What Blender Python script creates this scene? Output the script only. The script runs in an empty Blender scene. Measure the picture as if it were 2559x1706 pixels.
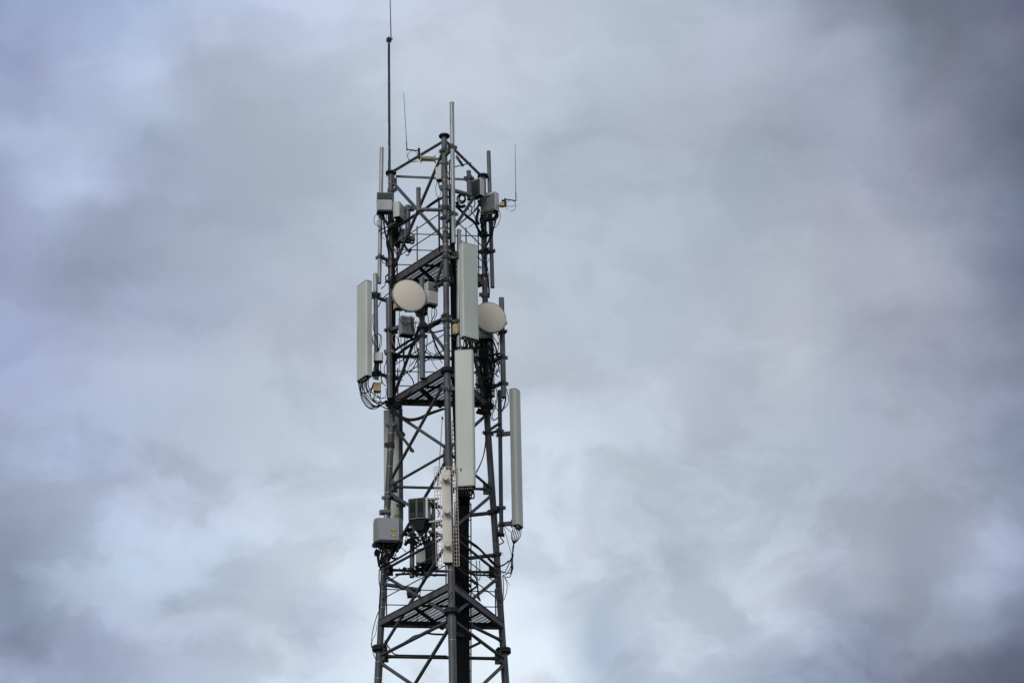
import bpy, math, random
import numpy as np
from mathutils import Vector, Matrix
random.seed(7)
C = bpy.context.scene.collection
scene = bpy.context.scene

# ------------------------------------------------------------------ camera
F_PX, PITCH, YAW, ROLL, DIST, EYE = 8526.7, 0.438817, 0.0228227, -0.0212912, 54.0, 1.6
cp, sp, cy, sy = math.cos(PITCH), math.sin(PITCH), math.cos(YAW), math.sin(YAW)
FW = Vector((sy*cp, cy*cp, sp)); RT = Vector((cy, -sy, 0)); UP = RT.cross(FW)
RT, UP = RT*math.cos(ROLL) + UP*math.sin(ROLL), UP*math.cos(ROLL) - RT*math.sin(ROLL)
EYEP = Vector((0, -DIST, EYE))
cam_data = bpy.data.cameras.new('camera'); cam = bpy.data.objects.new('camera', cam_data); C.objects.link(cam)
cam.matrix_world = Matrix(((RT.x, UP.x, -FW.x, EYEP.x), (RT.y, UP.y, -FW.y, EYEP.y), (RT.z, UP.z, -FW.z, EYEP.z), (0, 0, 0, 1)))
cam_data.sensor_width = 36.0; cam_data.lens = F_PX/2559*36.0
cam_data.clip_start = 0.5; cam_data.clip_end = 9000
scene.camera = cam

def ray(px, py): return FW + RT*((px-1279.5)/F_PX) + UP*((853-py)/F_PX)
def at(px, py, Y):
    d = ray(px, py); t = (Y - EYEP.y)/d.y
    return EYEP + d*t
def proj(P):
    d = P - EYEP; z = d.dot(FW)
    return 1279.5 + F_PX*d.dot(RT)/z, 853 - F_PX*d.dot(UP)/z
PPM = F_PX/(Vector((0, 0, 26))-EYEP).dot(FW)          # photo pixels per metre at the mast

# ------------------------------------------------------------------ exposure, world, sun
scene.view_settings.view_transform = 'Standard'; scene.view_settings.look = 'None'
scene.view_settings.gamma = 1.0; scene.view_settings.exposure = 0.0
SUN_EL, SUN_AZ = math.radians(34), math.radians(203)   # azimuth clockwise from +Y: behind the camera, a little left
def srgb(r, g, b):
    f = lambda c: (c/12.92 if c <= .04045 else ((c+.055)/1.055)**2.4)
    return (f(r/255), f(g/255), f(b/255), 1)
world = bpy.data.worlds.new('World'); scene.world = world; world.use_nodes = True
nt = world.node_tree; nt.nodes.clear()
def N(t, **kw):
    n = nt.nodes.new(t)
    for k, v in kw.items(): setattr(n, k, v)
    return n
def LK(a, b): nt.links.new(a, b)
w_out = N('ShaderNodeOutputWorld')
skyt = N('ShaderNodeTexSky', sky_type='NISHITA', sun_disc=False, sun_elevation=SUN_EL, sun_rotation=SUN_AZ)
bg_sky = N('ShaderNodeBackground'); bg_sky.inputs['Strength'].default_value = 0.1; LK(skyt.outputs[0], bg_sky.inputs[0])
tc = N('ShaderNodeTexCoord')
# cloud deck: brightness and tint of the overcast by direction (azimuth along each band of height), broken up by noise
SK = [(1, '50 50 150 170 208;450 60 163 188 228;800 80 172 192 225;1150 80 186 202 232;1600 60 198 212 238;50 200 155 170 212;350 200 172 188 228;700 250 183 200 233;1050 230 183 196 222;1450 180 195 210 236;200 400 155 170 205;500 400 175 195 228;650 400 185 205 236;850 330 170 183 208;1100 350 172 186 206;1450 380 180 195 215;1620 450 188 203 220;80 520 155 172 205;600 500 180 200 230;900 500 172 187 212;1300 520 177 191 212;50 640 172 192 226;300 800 183 203 235;450 870 175 190 225;650 680 160 177 205;900 700 168 182 208;1250 750 172 185 205;1550 750 177 192 210;20 850 155 170 208;100 960 165 180 218;450 960 158 170 200;750 880 168 180 208;1000 850 170 182 208;1300 900 172 186 206;20 1050 152 165 200;400 1180 142 158 186;700 1080 152 166 192;1000 1000 165 178 202;1300 1100 172 187 207;1600 1050 180 194 214;50 1200 158 172 208;250 1250 150 165 195;800 1250 158 172 196;1100 1250 165 180 200;1450 1300 178 190 208;50 1450 160 175 212;300 1400 155 170 200;700 1400 162 178 208;1000 1450 170 184 210;1400 1450 178 190 212'),
 (3, '100 80 158 172 212;300 80 165 178 210;700 60 175 187 214;1100 60 184 195 215;1500 60 188 198 214;80 220 172 187 226;400 220 175 190 220;700 220 182 198 226;1200 220 186 200 216;1550 280 200 215 235;100 330 165 180 212;200 480 172 192 226;500 500 165 182 212;850 450 175 190 212;1200 450 186 200 218;1500 450 195 210 226;150 620 162 178 205;500 600 172 188 216;900 650 182 196 220;1300 620 190 202 220;1600 600 198 212 230;150 800 158 172 200;500 780 178 192 222;800 800 190 205 232;1200 800 202 218 242;1600 800 205 220 236;100 980 150 166 192;500 950 182 205 232;900 980 196 215 240;1300 950 203 220 240;1600 950 195 210 224;100 1150 148 165 192;400 1130 172 190 215;700 1130 182 202 228;1050 1100 182 198 220;1500 1130 215 228 244;60 1320 122 138 165;300 1320 165 182 210;550 1230 178 195 222;750 1250 172 188 212;1100 1200 195 210 228;1500 1300 175 190 216;1620 1200 212 225 242;100 1450 148 160 192;400 1430 160 175 208;800 1480 192 206 234;1050 1380 182 198 222;1300 1500 205 222 240;1600 1500 212 228 244;60 1540 162 175 208;600 1520 170 185 215'),
 (5, '80 60 196 208 228;400 60 190 204 222;750 60 180 194 214;1100 60 170 182 206;1350 60 145 156 180;1650 60 122 132 152;1950 60 112 122 144;2220 50 105 110 138;80 250 192 204 222;450 230 184 198 216;800 150 184 196 218;1100 150 178 188 210;1450 230 165 173 198;1650 250 135 148 172;1900 250 115 122 142;2200 200 118 124 150;80 500 188 202 218;350 450 176 190 208;700 450 172 182 202;1100 420 165 175 196;1650 450 148 160 185;1950 480 140 146 170;2230 450 105 115 138;100 640 172 187 204;500 640 174 186 206;900 620 168 180 198;1250 620 156 168 188;1650 650 158 165 190;1900 700 145 150 175;2230 650 108 118 140;100 850 180 194 214;500 850 176 190 208;850 830 172 186 204;1150 830 163 176 196;1550 880 165 172 195;1850 880 150 158 182;2230 900 112 124 150;100 1050 186 200 218;500 1050 180 194 212;950 1050 174 187 206;1350 1050 174 180 200;1750 1000 162 170 192;2050 1050 150 160 186;2240 1050 122 132 160;100 1300 186 200 216;400 1300 186 200 216;800 1250 178 190 212;1250 1250 184 194 208;1700 1250 178 184 202;1980 1200 160 168 192;2240 1280 122 132 160;100 1480 182 196 214;500 1480 184 198 216;900 1450 182 194 212;1250 1450 190 198 214;1600 1400 165 172 192;1850 1450 155 160 182;2100 1500 142 150 175'),
 (7, '80 80 184 194 208;500 80 186 198 216;1000 60 180 192 208;1200 60 190 198 210;1600 60 160 168 188;1900 60 155 162 188;2240 80 128 140 165;80 300 198 210 228;650 200 196 208 228;1000 250 182 194 212;1400 250 172 184 204;1800 200 170 176 200;2200 250 150 160 188;80 560 208 222 240;450 500 194 208 224;900 450 178 190 208;1300 450 172 185 205;1800 450 165 174 196;2220 480 138 150 176;80 780 206 220 236;300 720 206 220 238;600 750 186 200 216;950 800 192 206 224;1400 720 172 185 205;1800 750 160 168 190;2220 750 142 156 180;80 950 206 220 236;350 1000 208 220 240;650 1000 178 194 212;1000 960 186 200 218;1500 950 175 184 206;1900 900 162 172 196;2230 880 160 172 205;80 1120 200 214 232;400 1150 178 194 212;700 1150 192 206 224;1080 1130 204 216 236;1550 1120 178 190 212;1750 1100 155 168 190;2050 1060 180 192 220;2240 1130 140 152 185;40 1240 214 228 244;250 1220 180 196 214;550 1280 186 202 220;1050 1230 192 204 224;1400 1220 165 178 202;1750 1220 150 162 184;2020 1170 172 186 216;2240 1240 118 130 160;150 1380 214 230 246;450 1370 164 182 206;850 1340 192 208 228;1180 1400 186 202 224;1500 1340 148 160 188;1850 1350 135 145 168;2200 1380 105 114 138;60 1520 224 238 250;350 1480 175 192 216;600 1510 198 212 232;900 1500 188 204 226;1150 1500 162 178 204;1500 1480 138 150 180;1850 1520 120 130 152;2230 1530 88 96 120'),
 (0, '1000 60 200 212 234;1200 120 198 208 228;1250 400 190 204 222;1270 800 188 199 214;1280 1050 200 212 230;1300 1300 206 220 238;960 1100 206 220 238;930 1300 210 225 242;1100 1000 198 211 230;1080 1180 206 220 238;1060 1560 212 226 242;1300 1500 216 230 246;1000 250 194 207 226;940 800 186 198 216')]
SKO = {1: (0, 0, 1.838), 3: (0, 853, 1.838), 5: (1320, 0, 1.8386), 7: (1320, 853, 1.8386), 0: (0, 0, 1)}
pos, val = [], []
for r_, txt in SK:
    ox, oy, sc = SKO[r_]
    for t_ in txt.split(';'):
        x, y, *rgb = map(float, t_.split()); d = ray(ox+x/sc, oy+y/sc).normalized()
        pos.append((math.atan2(d.x, d.y), math.asin(d.z))); val.append(srgb(*rgb)[:3])
pos, val = np.array(pos), np.array(val)
lum = val.mean(1, keepdims=True); val_s = np.sqrt(np.clip(lum+(val-lum)*.83, 0, 1)*.985)
Ph = lambda p: np.sqrt(((p[:, None, :]-pos[None])**2).sum(-1)+(25/F_PX)**2)*F_PX/1000
n_ = len(pos); A = np.zeros((n_+1, n_+1)); A[:n_, :n_] = Ph(pos)-.001*np.eye(n_); A[n_, :n_] = A[:n_, n_] = 1
wts = np.linalg.solve(A, np.vstack([val_s, np.zeros((1, 3))]))
AZ0, AZ1 = YAW-1400/F_PX*1.10, YAW+1400/F_PX*1.10
rows = np.linspace(PITCH-960/F_PX, PITCH+960/F_PX, 21)
nz1 = N('ShaderNodeTexNoise'); nz1.inputs['Scale'].default_value = 30; nz1.inputs['Detail'].default_value = 6; nz1.inputs['Roughness'].default_value = .58
LK(tc.outputs['Generated'], nz1.inputs['Vector'])
off = N('ShaderNodeVectorMath', operation='SUBTRACT'); LK(nz1.outputs['Color'], off.inputs[0]); off.inputs[1].default_value = (.5, .5, .5)
scl = N('ShaderNodeVectorMath', operation='SCALE'); LK(off.outputs[0], scl.inputs[0]); scl.inputs['Scale'].default_value = .024
dw = N('ShaderNodeVectorMath', operation='ADD'); LK(tc.outputs['Generated'], dw.inputs[0]); LK(scl.outputs[0], dw.inputs[1])
dn = N('ShaderNodeVectorMath', operation='NORMALIZE'); LK(dw.outputs[0], dn.inputs[0])
sep = N('ShaderNodeSeparateXYZ'); LK(dn.outputs[0], sep.inputs[0])
def MA(op, a, b=None, clamp=False):
    m = N('ShaderNodeMath', operation=op, use_clamp=clamp)
    for i, q in enumerate((a, b)):
        if q is None: continue
        if isinstance(q, (int, float)): m.inputs[i].default_value = q
        else: LK(q, m.inputs[i])
    return m.outputs[0]
az = MA('ARCTAN2', sep.outputs['X'], sep.outputs['Y']); el_ = MA('ARCSINE', sep.outputs['Z'])
u = N('ShaderNodeMapRange'); LK(az, u.inputs['Value']); u.inputs['From Min'].default_value = AZ0; u.inputs['From Max'].default_value = AZ1
col = None
for i, v in enumerate(rows):
    us = np.linspace(0, 1, 31); g_ = np.array([(AZ0+(AZ1-AZ0)*q, v) for q in us])
    cs = np.clip(Ph(g_)@wts[:n_]+wts[n_], .1, 1)**2
    rp = N('ShaderNodeValToRGB'); rp.color_ramp.interpolation = 'CARDINAL'; LK(u.outputs[0], rp.inputs[0]); ce = rp.color_ramp.elements
    while len(ce) < 31: ce.new(.5)
    for e_, q, c_ in zip(ce, us, cs): e_.position = float(q); e_.color = (*map(float, c_), 1)
    if col is None: col = rp.outputs[0]
    else:
        f = N('ShaderNodeMapRange', interpolation_type='SMOOTHSTEP'); LK(el_, f.inputs['Value']); f.inputs['From Min'].default_value = float(rows[i-1]); f.inputs['From Max'].default_value = float(v)
        mx = N('ShaderNodeMix', data_type='RGBA'); LK(f.outputs[0], mx.inputs['Factor']); LK(col, mx.inputs['A']); LK(rp.outputs[0], mx.inputs['B']); col = mx.outputs['Result']
# the rest of the deck, away from this stretch of sky
dd = N('ShaderNodeVectorMath', operation='DOT_PRODUCT'); LK(tc.outputs['Generated'], dd.inputs[0]); dd.inputs[1].default_value = FW
fo = N('ShaderNodeMapRange', interpolation_type='SMOOTHSTEP'); LK(dd.outputs['Value'], fo.inputs['Value']); fo.inputs['From Min'].default_value = math.cos(.30); fo.inputs['From Max'].default_value = math.cos(.19)
nb = N('ShaderNodeTexNoise'); nb.inputs['Scale'].default_value = 5; nb.inputs['Detail'].default_value = 5; LK(tc.outputs['Generated'], nb.inputs['Vector'])
rb = N('ShaderNodeValToRGB'); LK(nb.outputs['Fac'], rb.inputs[0]); rb.color_ramp.elements[0].position = .3; rb.color_ramp.elements[1].position = .7
rb.color_ramp.elements[0].color = srgb(150, 160, 180); rb.color_ramp.elements[1].color = srgb(215, 224, 238)
mx = N('ShaderNodeMix', data_type='RGBA'); LK(fo.outputs[0], mx.inputs['Factor']); LK(rb.outputs[0], mx.inputs['A']); LK(col, mx.inputs['B']); col = mx.outputs['Result']
# fine wisps
mpn = N('ShaderNodeMapping'); mpn.inputs['Scale'].default_value = (1, 1, 1.6); LK(dn.outputs[0], mpn.inputs['Vector'])
n2 = N('ShaderNodeTexNoise'); n2.inputs['Scale'].default_value = 26; n2.inputs['Detail'].default_value = 7; n2.inputs['Roughness'].default_value = .56; n2.inputs['Distortion'].default_value = .3; LK(mpn.outputs[0], n2.inputs['Vector'])
f1 = N('ShaderNodeMapRange', interpolation_type='SMOOTHSTEP'); LK(n2.outputs['Fac'], f1.inputs['Value']); f1.inputs['From Min'].default_value = .40; f1.inputs['From Max'].default_value = .60; f1.inputs['To Min'].default_value = -1; f1.inputs['To Max'].default_value = 1
amp = N('ShaderNodeMapRange', interpolation_type='SMOOTHSTEP'); LK(el_, amp.inputs['Value']); amp.inputs['From Min'].default_value = PITCH-.09; amp.inputs['From Max'].default_value = PITCH+.02; amp.inputs["To Min"].default_value = .10; amp.inputs['To Max'].default_value = .045
fa = MA('MULTIPLY', f1.outputs[0], amp.outputs[0]); f2 = N('ShaderNodeMath', operation='ADD'); LK(fa, f2.inputs[0]); f2.inputs[1].default_value = .955
tint = N('ShaderNodeVectorMath', operation='SCALE'); LK(col, tint.inputs[0]); LK(f2.outputs[0], tint.inputs['Scale'])
bg_cl = N('ShaderNodeBackground'); LK(tint.outputs[0], bg_cl.inputs[0]); bg_cl.inputs['Strength'].default_value = 1.0
mixw = N('ShaderNodeMixShader'); mixw.inputs[0].default_value = .97; LK(bg_sky.outputs[0], mixw.inputs[1]); LK(bg_cl.outputs[0], mixw.inputs[2])
LK(mixw.outputs[0], w_out.inputs[0])

sun_d = bpy.data.lights.new('sun', 'SUN'); sun_d.energy = 1.5; sun_d.angle = math.radians(30); sun_d.color = (1, .96, .9)
sun = bpy.data.objects.new('sun', sun_d); C.objects.link(sun)
sdir = Vector((math.sin(SUN_AZ)*math.cos(SUN_EL), math.cos(SUN_AZ)*math.cos(SUN_EL), math.sin(SUN_EL)))
sun.rotation_euler = sdir.to_track_quat('Z', 'Y').to_euler(); sun.location = (0, -20, 60)

# ------------------------------------------------------------------ materials
def mat(name, col, rough=.55, metal=0.0, var=.25, scale=6, stain=None, stain_amt=.5, streak=False, bump=0.0, speck=None, spec=.5):
    m = bpy.data.materials.new(name); m.use_nodes = True
    t = m.node_tree; b = t.nodes['Principled BSDF']
    b.inputs['Roughness'].default_value = rough; b.inputs['Metallic'].default_value = metal; b.inputs['Specular IOR Level'].default_value = spec
    tcn = t.nodes.new('ShaderNodeTexCoord'); mp = t.nodes.new('ShaderNodeMapping')
    mp.inputs['Scale'].default_value = (1, 1, .18) if streak else (1, 1, 1)
    t.links.new(tcn.outputs['Object'], mp.inputs['Vector'])
    n = t.nodes.new('ShaderNodeTexNoise'); n.inputs['Scale'].default_value = scale; n.inputs['Detail'].default_value = 6; n.inputs['Roughness'].default_value = .6
    t.links.new(mp.outputs[0], n.inputs['Vector'])
    r = t.nodes.new('ShaderNodeValToRGB'); e = r.color_ramp.elements
    e[0].position = .3; e[1].position = .7
    e[0].color = tuple(c*(1-var) for c in col)+(1,); e[1].color = tuple(min(1, c*(1+var)) for c in col)+(1,)
    t.links.new(n.outputs['Fac'], r.inputs[0]); out = r.outputs[0]
    if stain:
        n2 = t.nodes.new('ShaderNodeTexNoise'); n2.inputs['Scale'].default_value = scale*.7; n2.inputs['Detail'].default_value = 8
        mp2 = t.nodes.new('ShaderNodeMapping'); mp2.inputs['Location'].default_value = (3.1, 7.7, 1.3); mp2.inputs['Scale'].default_value = (1, 1, .5)
        t.links.new(tcn.outputs['Object'], mp2.inputs['Vector']); t.links.new(mp2.outputs[0], n2.inputs['Vector'])
        r2 = t.nodes.new('ShaderNodeValToRGB'); r2.color_ramp.elements[0].position = .50; r2.color_ramp.elements[1].position = .66
        r2.color_ramp.elements[1].color = (stain_amt,)*3+(1,)
        t.links.new(n2.outputs['Fac'], r2.inputs[0])
        mx = t.nodes.new('ShaderNodeMix'); mx.data_type = 'RGBA'
        t.links.new(r2.outputs[0], mx.inputs['Factor']); t.links.new(out, mx.inputs['A']); mx.inputs['B'].default_value = stain+(1,)
        out = mx.outputs['Result']
    if speck:
        n3 = t.nodes.new('ShaderNodeTexNoise'); n3.inputs['Scale'].default_value = 70; n3.inputs['Detail'].default_value = 3
        t.links.new(tcn.outputs['Object'], n3.inputs['Vector'])
        r3 = t.nodes.new('ShaderNodeValToRGB'); r3.color_ramp.elements[0].position = .64; r3.color_ramp.elements[1].position = .74
        t.links.new(n3.outputs['Fac'], r3.inputs[0])
        mx3 = t.nodes.new('ShaderNodeMix'); mx3.data_type = 'RGBA'
        t.links.new(r3.outputs[0], mx3.inputs['Factor']); t.links.new(out, mx3.inputs['A']); mx3.inputs['B'].default_value = speck+(1,)
        out = mx3.outputs['Result']
    t.links.new(out, b.inputs['Base Color'])
    if bump:
        bp = t.nodes.new('ShaderNodeBump'); bp.inputs['Strength'].default_value = bump; bp.inputs['Distance'].default_value = .004
        t.links.new(n.outputs['Fac'], bp.inputs['Height']); t.links.new(bp.outputs[0], b.inputs['Normal'])
    return m
M = dict(
    steel=mat('weathered_steel', (.055, .060, .066), .55, .1, .3, 7, (.034, .028, .034), .75, True, .2, None, .35),
    leg=mat('leg_steel', (.075, .084, .090), .5, .1, .35, 6, (.040, .030, .040), .85, True, .2, None, .4),
    feeder=mat('feeder_jacket', (.006, .006, .0065), .6, 0, .3, 20, None, 0, False, 0, None, .12),
    beam=mat('brown_grey_steel', (.092, .090, .093), .62, .1, .3, 8, (.035, .025, .025), .7, False, .3, None, .3),
    pipe=mat('painted_grey_pipe', (.098, .105, .115), .5, .1, .2, 6, (.06, .058, .063), .5, True, .1, None, .4),
    galv=mat('bright_galvanised', (.27, .29, .295), .45, .35, .25, 14, (.16, .16, .16), .45, True, .15),
    clamp=mat('galvanised_clamp', (.10, .107, .11), .55, .2, .35, 20, (.04, .035, .035), .5, False, 0, None, .35),
    dark=mat('dark_steel', (.028, .028, .030), .7, .0, .3, 12, (.022, .014, .014), .6, False, 0, None, .2),
    strap=mat('stainless_strap', (.28, .25, .24), .4, .4, .2, 20),
    panel=mat('grey_green_radome', (.475, .51, .45), .45, 0, .05, 2.2, (.38, .40, .35), .4, True, 0),
    panelback=mat('panel_back_sheet', (.44, .455, .40), .5, .05, .06, 4, (.25, .26, .24), .4, True, 0),
    panel_edge=mat('radome_end_cap', (.22, .23, .205), .55, 0, .15, 6),
    dish=mat('beige_dish_radome', (.68, .605, .50), .6, 0, .03, 5, None, 0, False, 0, (.36, .31, .25)),
    rim=mat('dish_rim', (.27, .265, .25), .5, .2, .1, 8),
    unit=mat('pale_grey_unit', (.50, .51, .49), .5, .05, .05, 5, (.32, .32, .30), .4, True, 0),
    unit2=mat('mid_grey_unit', (.38, .395, .39), .5, .05, .08, 5, (.2, .2, .2), .4, True, 0),
    fins=mat('grey_green_fins', (.29, .305, .29), .5, .05, .1, 10),
    darkfins=mat('dark_grey_fins', (.075, .085, .085), .55, .1, .15, 10),
    cabinet=mat('cabinet_grey', (.285, .295, .315), .5, .05, .05, 4, (.25, .25, .25), .4, True, 0),
    cabside=mat('cabinet_side_grey', (.195, .205, .20), .55, .05, .06, 4),
    black=mat('black_rubber', (.0085, .0085, .0095), .65, 0, .3, 20, None, 0, False, 0, None, .15),
    conn=mat('connector_brass', (.28, .22, .17), .4, .4, .3, 30),
    yellow=mat('yellow_cap', (.52, .37, .03), .5, 0, .2, 20, (.25, .18, .03), .5),
    ochre=mat('faded_yellow_cap', (.17, .125, .055), .6, 0, .3, 20),
    tan=mat('tan_box', (.46, .34, .15), .55, 0, .15, 14, (.28, .2, .1), .5),
    tan2=mat('brass_housing', (.22, .19, .13), .5, .2, .2, 14),
    cream=mat('cream_fibreglass', (.62, .585, .50), .45, 0, .05, 6, (.45, .39, .30), .5, True, 0),
    wire=mat('rusty_wire', (.58, .48, .41), .6, 0, .2, 25, (.3, .2, .14), .4),
    glass=mat('dark_glass_front', (.007, .008, .009), .5, 0, .5, 16, (.03, .008, .010), .5, False, 0, None, .08),
    sign=mat('warning_yellow', (.75, .60, .02), .5, 0, .05, 5),
    ink=mat('sign_black', (.012, .012, .012), .5, 0, .1, 5),
    whip=mat('whip_grey', (.12, .12, .125), .5, .2, .2, 20),
    red=mat('red_plastic', (.35, .05, .03), .5, 0, .2, 20),
    orange=mat('orange_plug', (.6, .2, .02), .5, 0, .2, 20),
    green=mat('green_earth_wire', (.03, .075, .05), .5, 0, .2, 20),
    earth=mat('yellow_earth_wire', (.22, .19, .04), .5, 0, .2, 20),
    redwire=mat('brown_red_wire', (.07, .022, .022), .5, 0, .2, 20),
    grass=mat('grass_field', (.040, .044, .028), .95, 0, .5, .6, (.06, .055, .04), .6),
    concrete=mat('concrete', (.32, .31, .29), .9, 0, .2, 3),
)

# ------------------------------------------------------------------ mesh builder
Z = Vector((0, 0, 1))
def frame(phi):                                    # phi: facing, degrees off the line to the camera, + = turned right
    a = math.radians(phi)
    return Vector((math.cos(a), math.sin(a), 0)), Vector((-math.sin(a), math.cos(a), 0))    # width axis, depth axis (away from viewer)
class MB:
    def __init__(s): s.v = []; s.f = []
    def add(s, vs, fs):
        o = len(s.v); s.v += [Vector(v) for v in vs]; s.f += [tuple(o+i for i in f) for f in fs]; return s
    def tube(s, pts, r, n=8, caps=True):
        pts = [Vector(p) for p in pts]; m = len(pts); rs = r if isinstance(r, (list, tuple)) else [r]*m
        t0 = (pts[1]-pts[0]).normalized(); ref = Z if abs(t0.z) < .9 else Vector((1, 0, 0))
        u = t0.cross(ref).normalized(); vs = []
        for i, p in enumerate(pts):
            t = (pts[min(i+1, m-1)]-pts[max(i-1, 0)]).normalized()
            u = (u - t*u.dot(t)).normalized(); w = t.cross(u)
            for k in range(n):
                a = 2*math.pi*k/n; vs.append(p + (u*math.cos(a)+w*math.sin(a))*rs[i])
        fs = [(i*n+k, i*n+(k+1) % n, (i+1)*n+(k+1) % n, (i+1)*n+k) for i in range(m-1) for k in range(n)]
        if caps: fs += [tuple(reversed(range(n))), tuple((m-1)*n+k for k in range(n))]
        return s.add(vs, fs)
    def cyl(s, p, q, r, r2=None, n=16): return s.tube([p, q], [r, r if r2 is None else r2], n)
    def box(s, c, X, Y, Zx, sx, sy, sz):
        vs = [c + X*(sx/2*a) + Y*(sy/2*b) + Zx*(sz/2*d) for d in (-1, 1) for a, b in ((-1, -1), (1, -1), (1, 1), (-1, 1))]
        return s.add(vs, [(3, 2, 1, 0), (4, 5, 6, 7), (0, 1, 5, 4), (1, 2, 6, 5), (2, 3, 7, 6), (3, 0, 4, 7)])
    def bar(s, p, q, w, h, side=None):             # rectangular bar from p to q, h measured along the up side
        d = (q-p); L = d.length; d.normalize(); u = (side or Z); x = d.cross(u).normalized(); u = x.cross(d).normalized()
        return s.box((p+q)/2, x, d, u, w, L, h)
    def prism(s, prof, o, X, Y, Zx, z0, z1, scale=1.0):
        n = len(prof); vs = [o + X*(a*scale) + Y*(b*scale) + Zx*z for z in (z0, z1) for a, b in prof]
        return s.add(vs, [tuple(reversed(range(n))), tuple(range(n, 2*n))] + [(i, (i+1) % n, n+(i+1) % n, n+i) for i in range(n)])
    def ring(s, c, axis, R, r, n=20, k=6):
        axis = axis.normalized(); ref = Z if abs(axis.z) < .9 else Vector((1, 0, 0)); u = axis.cross(ref).normalized(); w = axis.cross(u)
        vs = []
        for i in range(n):
            a = 2*math.pi*i/n; d = u*math.cos(a)+w*math.sin(a)
            for j in range(k):
                b = 2*math.pi*j/k; vs.append(c + d*(R+r*math.cos(b)) + axis*(r*math.sin(b)))
        return s.add(vs, [(i*k+j, ((i+1) % n)*k+j, ((i+1) % n)*k+(j+1) % k, i*k+(j+1) % k) for i in range(n) for j in range(k)])
    def ball(s, c, r, n=10, m=7):
        vs = [c+Vector((0, 0, r))]
        for i in range(1, m):
            t = math.pi*i/m
            for k in range(n): a = 2*math.pi*k/n; vs.append(c+Vector((math.sin(t)*math.cos(a), math.sin(t)*math.sin(a), math.cos(t)))*r)
        vs.append(c-Vector((0, 0, r))); L = len(vs)-1
        fs = [(0, 1+k, 1+(k+1) % n) for k in range(n)] + [(L, 1+(m-2)*n+(k+1) % n, 1+(m-2)*n+k) for k in range(n)]
        fs += [(1+i*n+k, 1+(i+1)*n+k, 1+(i+1)*n+(k+1) % n, 1+i*n+(k+1) % n) for i in range(m-2) for k in range(n)]
        return s.add(vs, fs)
    def build(s, name, m, parent=None, bevel=0.0, label=None, ang=35):
        org = Vector((0, 0, 0))
        if parent is not None: org = Vector(parent['_o'])
        me = bpy.data.meshes.new(name)
        if parent is None:
            lo = min(s.v, key=lambda v: v.z); org = lo.copy()
        me.from_pydata([v-org for v in s.v], [], s.f); me.update()
        me.polygons.foreach_set('use_smooth', [True]*len(me.polygons))
        me.set_sharp_from_angle(angle=math.radians(ang))
        me.materials.append(m)
        o = bpy.data.objects.new(name, me); C.objects.link(o); o['_o'] = tuple(org)
        if parent is not None: o.parent = parent
        else: o.location = org
        if bevel:
            bm = o.modifiers.new('bevel', 'BEVEL'); bm.width = bevel; bm.segments = 2; bm.limit_method = 'ANGLE'; bm.angle_limit = math.radians(50)
        if label: o['label'] = label
        return o
def tag(o, label, cat, group=None):
    o['label'] = label; o['category'] = cat
    if group: o['group'] = group
    return o
def thing(name, base_pt, label, cat, group=None):
    o = bpy.data.objects.new(name, None); C.objects.link(o); o.location = base_pt; o['_o'] = tuple(base_pt); o.empty_display_size = .1
    return tag(o, label, cat, group)
# readings of the photograph: seven enlarged strips of it
REG = {1: (880, 0, 5.2267), 2: (900, 300, 5.6), 3: (900, 440, 5.6), 4: (880, 660, 5.2267), 5: (880, 880, 5.2267), 6: (880, 1120, 5.2267), 7: (880, 1400, 5.124)}
def px(g, x, y): a, b, s = REG[g]; return a+x/s, b+y/s
def P(g, x, y, Y): return at(*px(g, x, y), Y)
def smooth_path(pts, n=6):
    out = []; m = len(pts)
    if m == 2: return pts
    for i in range(m-1):
        p0, p1, p2, p3 = pts[max(i-1, 0)], pts[i], pts[i+1], pts[min(i+2, m-1)]
        for k in range(n):
            t = k/n; out.append(.5*((2*p1)+(p2-p0)*t+(2*p0-5*p1+4*p2-p3)*t*t+(3*p1-p0-3*p2+p3)*t**3))
    out.append(pts[-1]); return out
def cable(g, xy, Y, w, label, group, name='cable', m='black', n=6):
    Ys = Y if isinstance(Y, (list, tuple)) else [Y]*len(xy)
    if len(Ys) == 2 and len(xy) > 2: Ys = [Ys[0]+(Ys[1]-Ys[0])*i/(len(xy)-1) for i in range(len(xy))]
    pts = [P(g, x, y, q) for (x, y), q in zip(xy, Ys)]
    o = MB().tube(smooth_path(pts), w/PPM/2, n).build(name, M[m])
    return tag(o, label, 'cable', group)

# ------------------------------------------------------------------ the ground
g = MB().box(Vector((0, 0, -.05)), Vector((1, 0, 0)), Vector((0, 1, 0)), Z, 6000, 6000, .1).build('ground', M['grass']); g['kind'] = 'structure'

# ------------------------------------------------------------------ the tower
TH, S_TOP, Z_BR, SLOPE = 0.0945545, 1.666627, 25.66095, 0.1042983
ANG = {'M': math.radians(-90)+TH, 'R': math.radians(30)+TH, 'L': math.radians(150)+TH}
def legp(k, z):
    s = S_TOP if z > Z_BR else S_TOP + SLOPE*(Z_BR-z); r = s/math.sqrt(3)
    return Vector((r*math.cos(ANG[k]), r*math.sin(ANG[k]), z))
def leg_z(k, py):
    lo, hi = 2., 40.
    for _ in range(45):
        m = (lo+hi)/2
        if proj(legp(k, m))[1] > py: lo = m
        else: hi = m
    return m
def leg_at(k, py): return legp(k, leg_z(k, py))
tower = thing('lattice_tower', Vector((0, 0, 0)), 'tall three-legged grey steel lattice tower with three grated platforms that carries all the antennas', 'tower')
Z_TOP, Z_MID, Z_LOW = 30.537, 25.965, 21.478
def leg_r(z): return .052 if z > Z_MID else (.057 if z > Z_LOW else .066)
legs = {}
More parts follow.
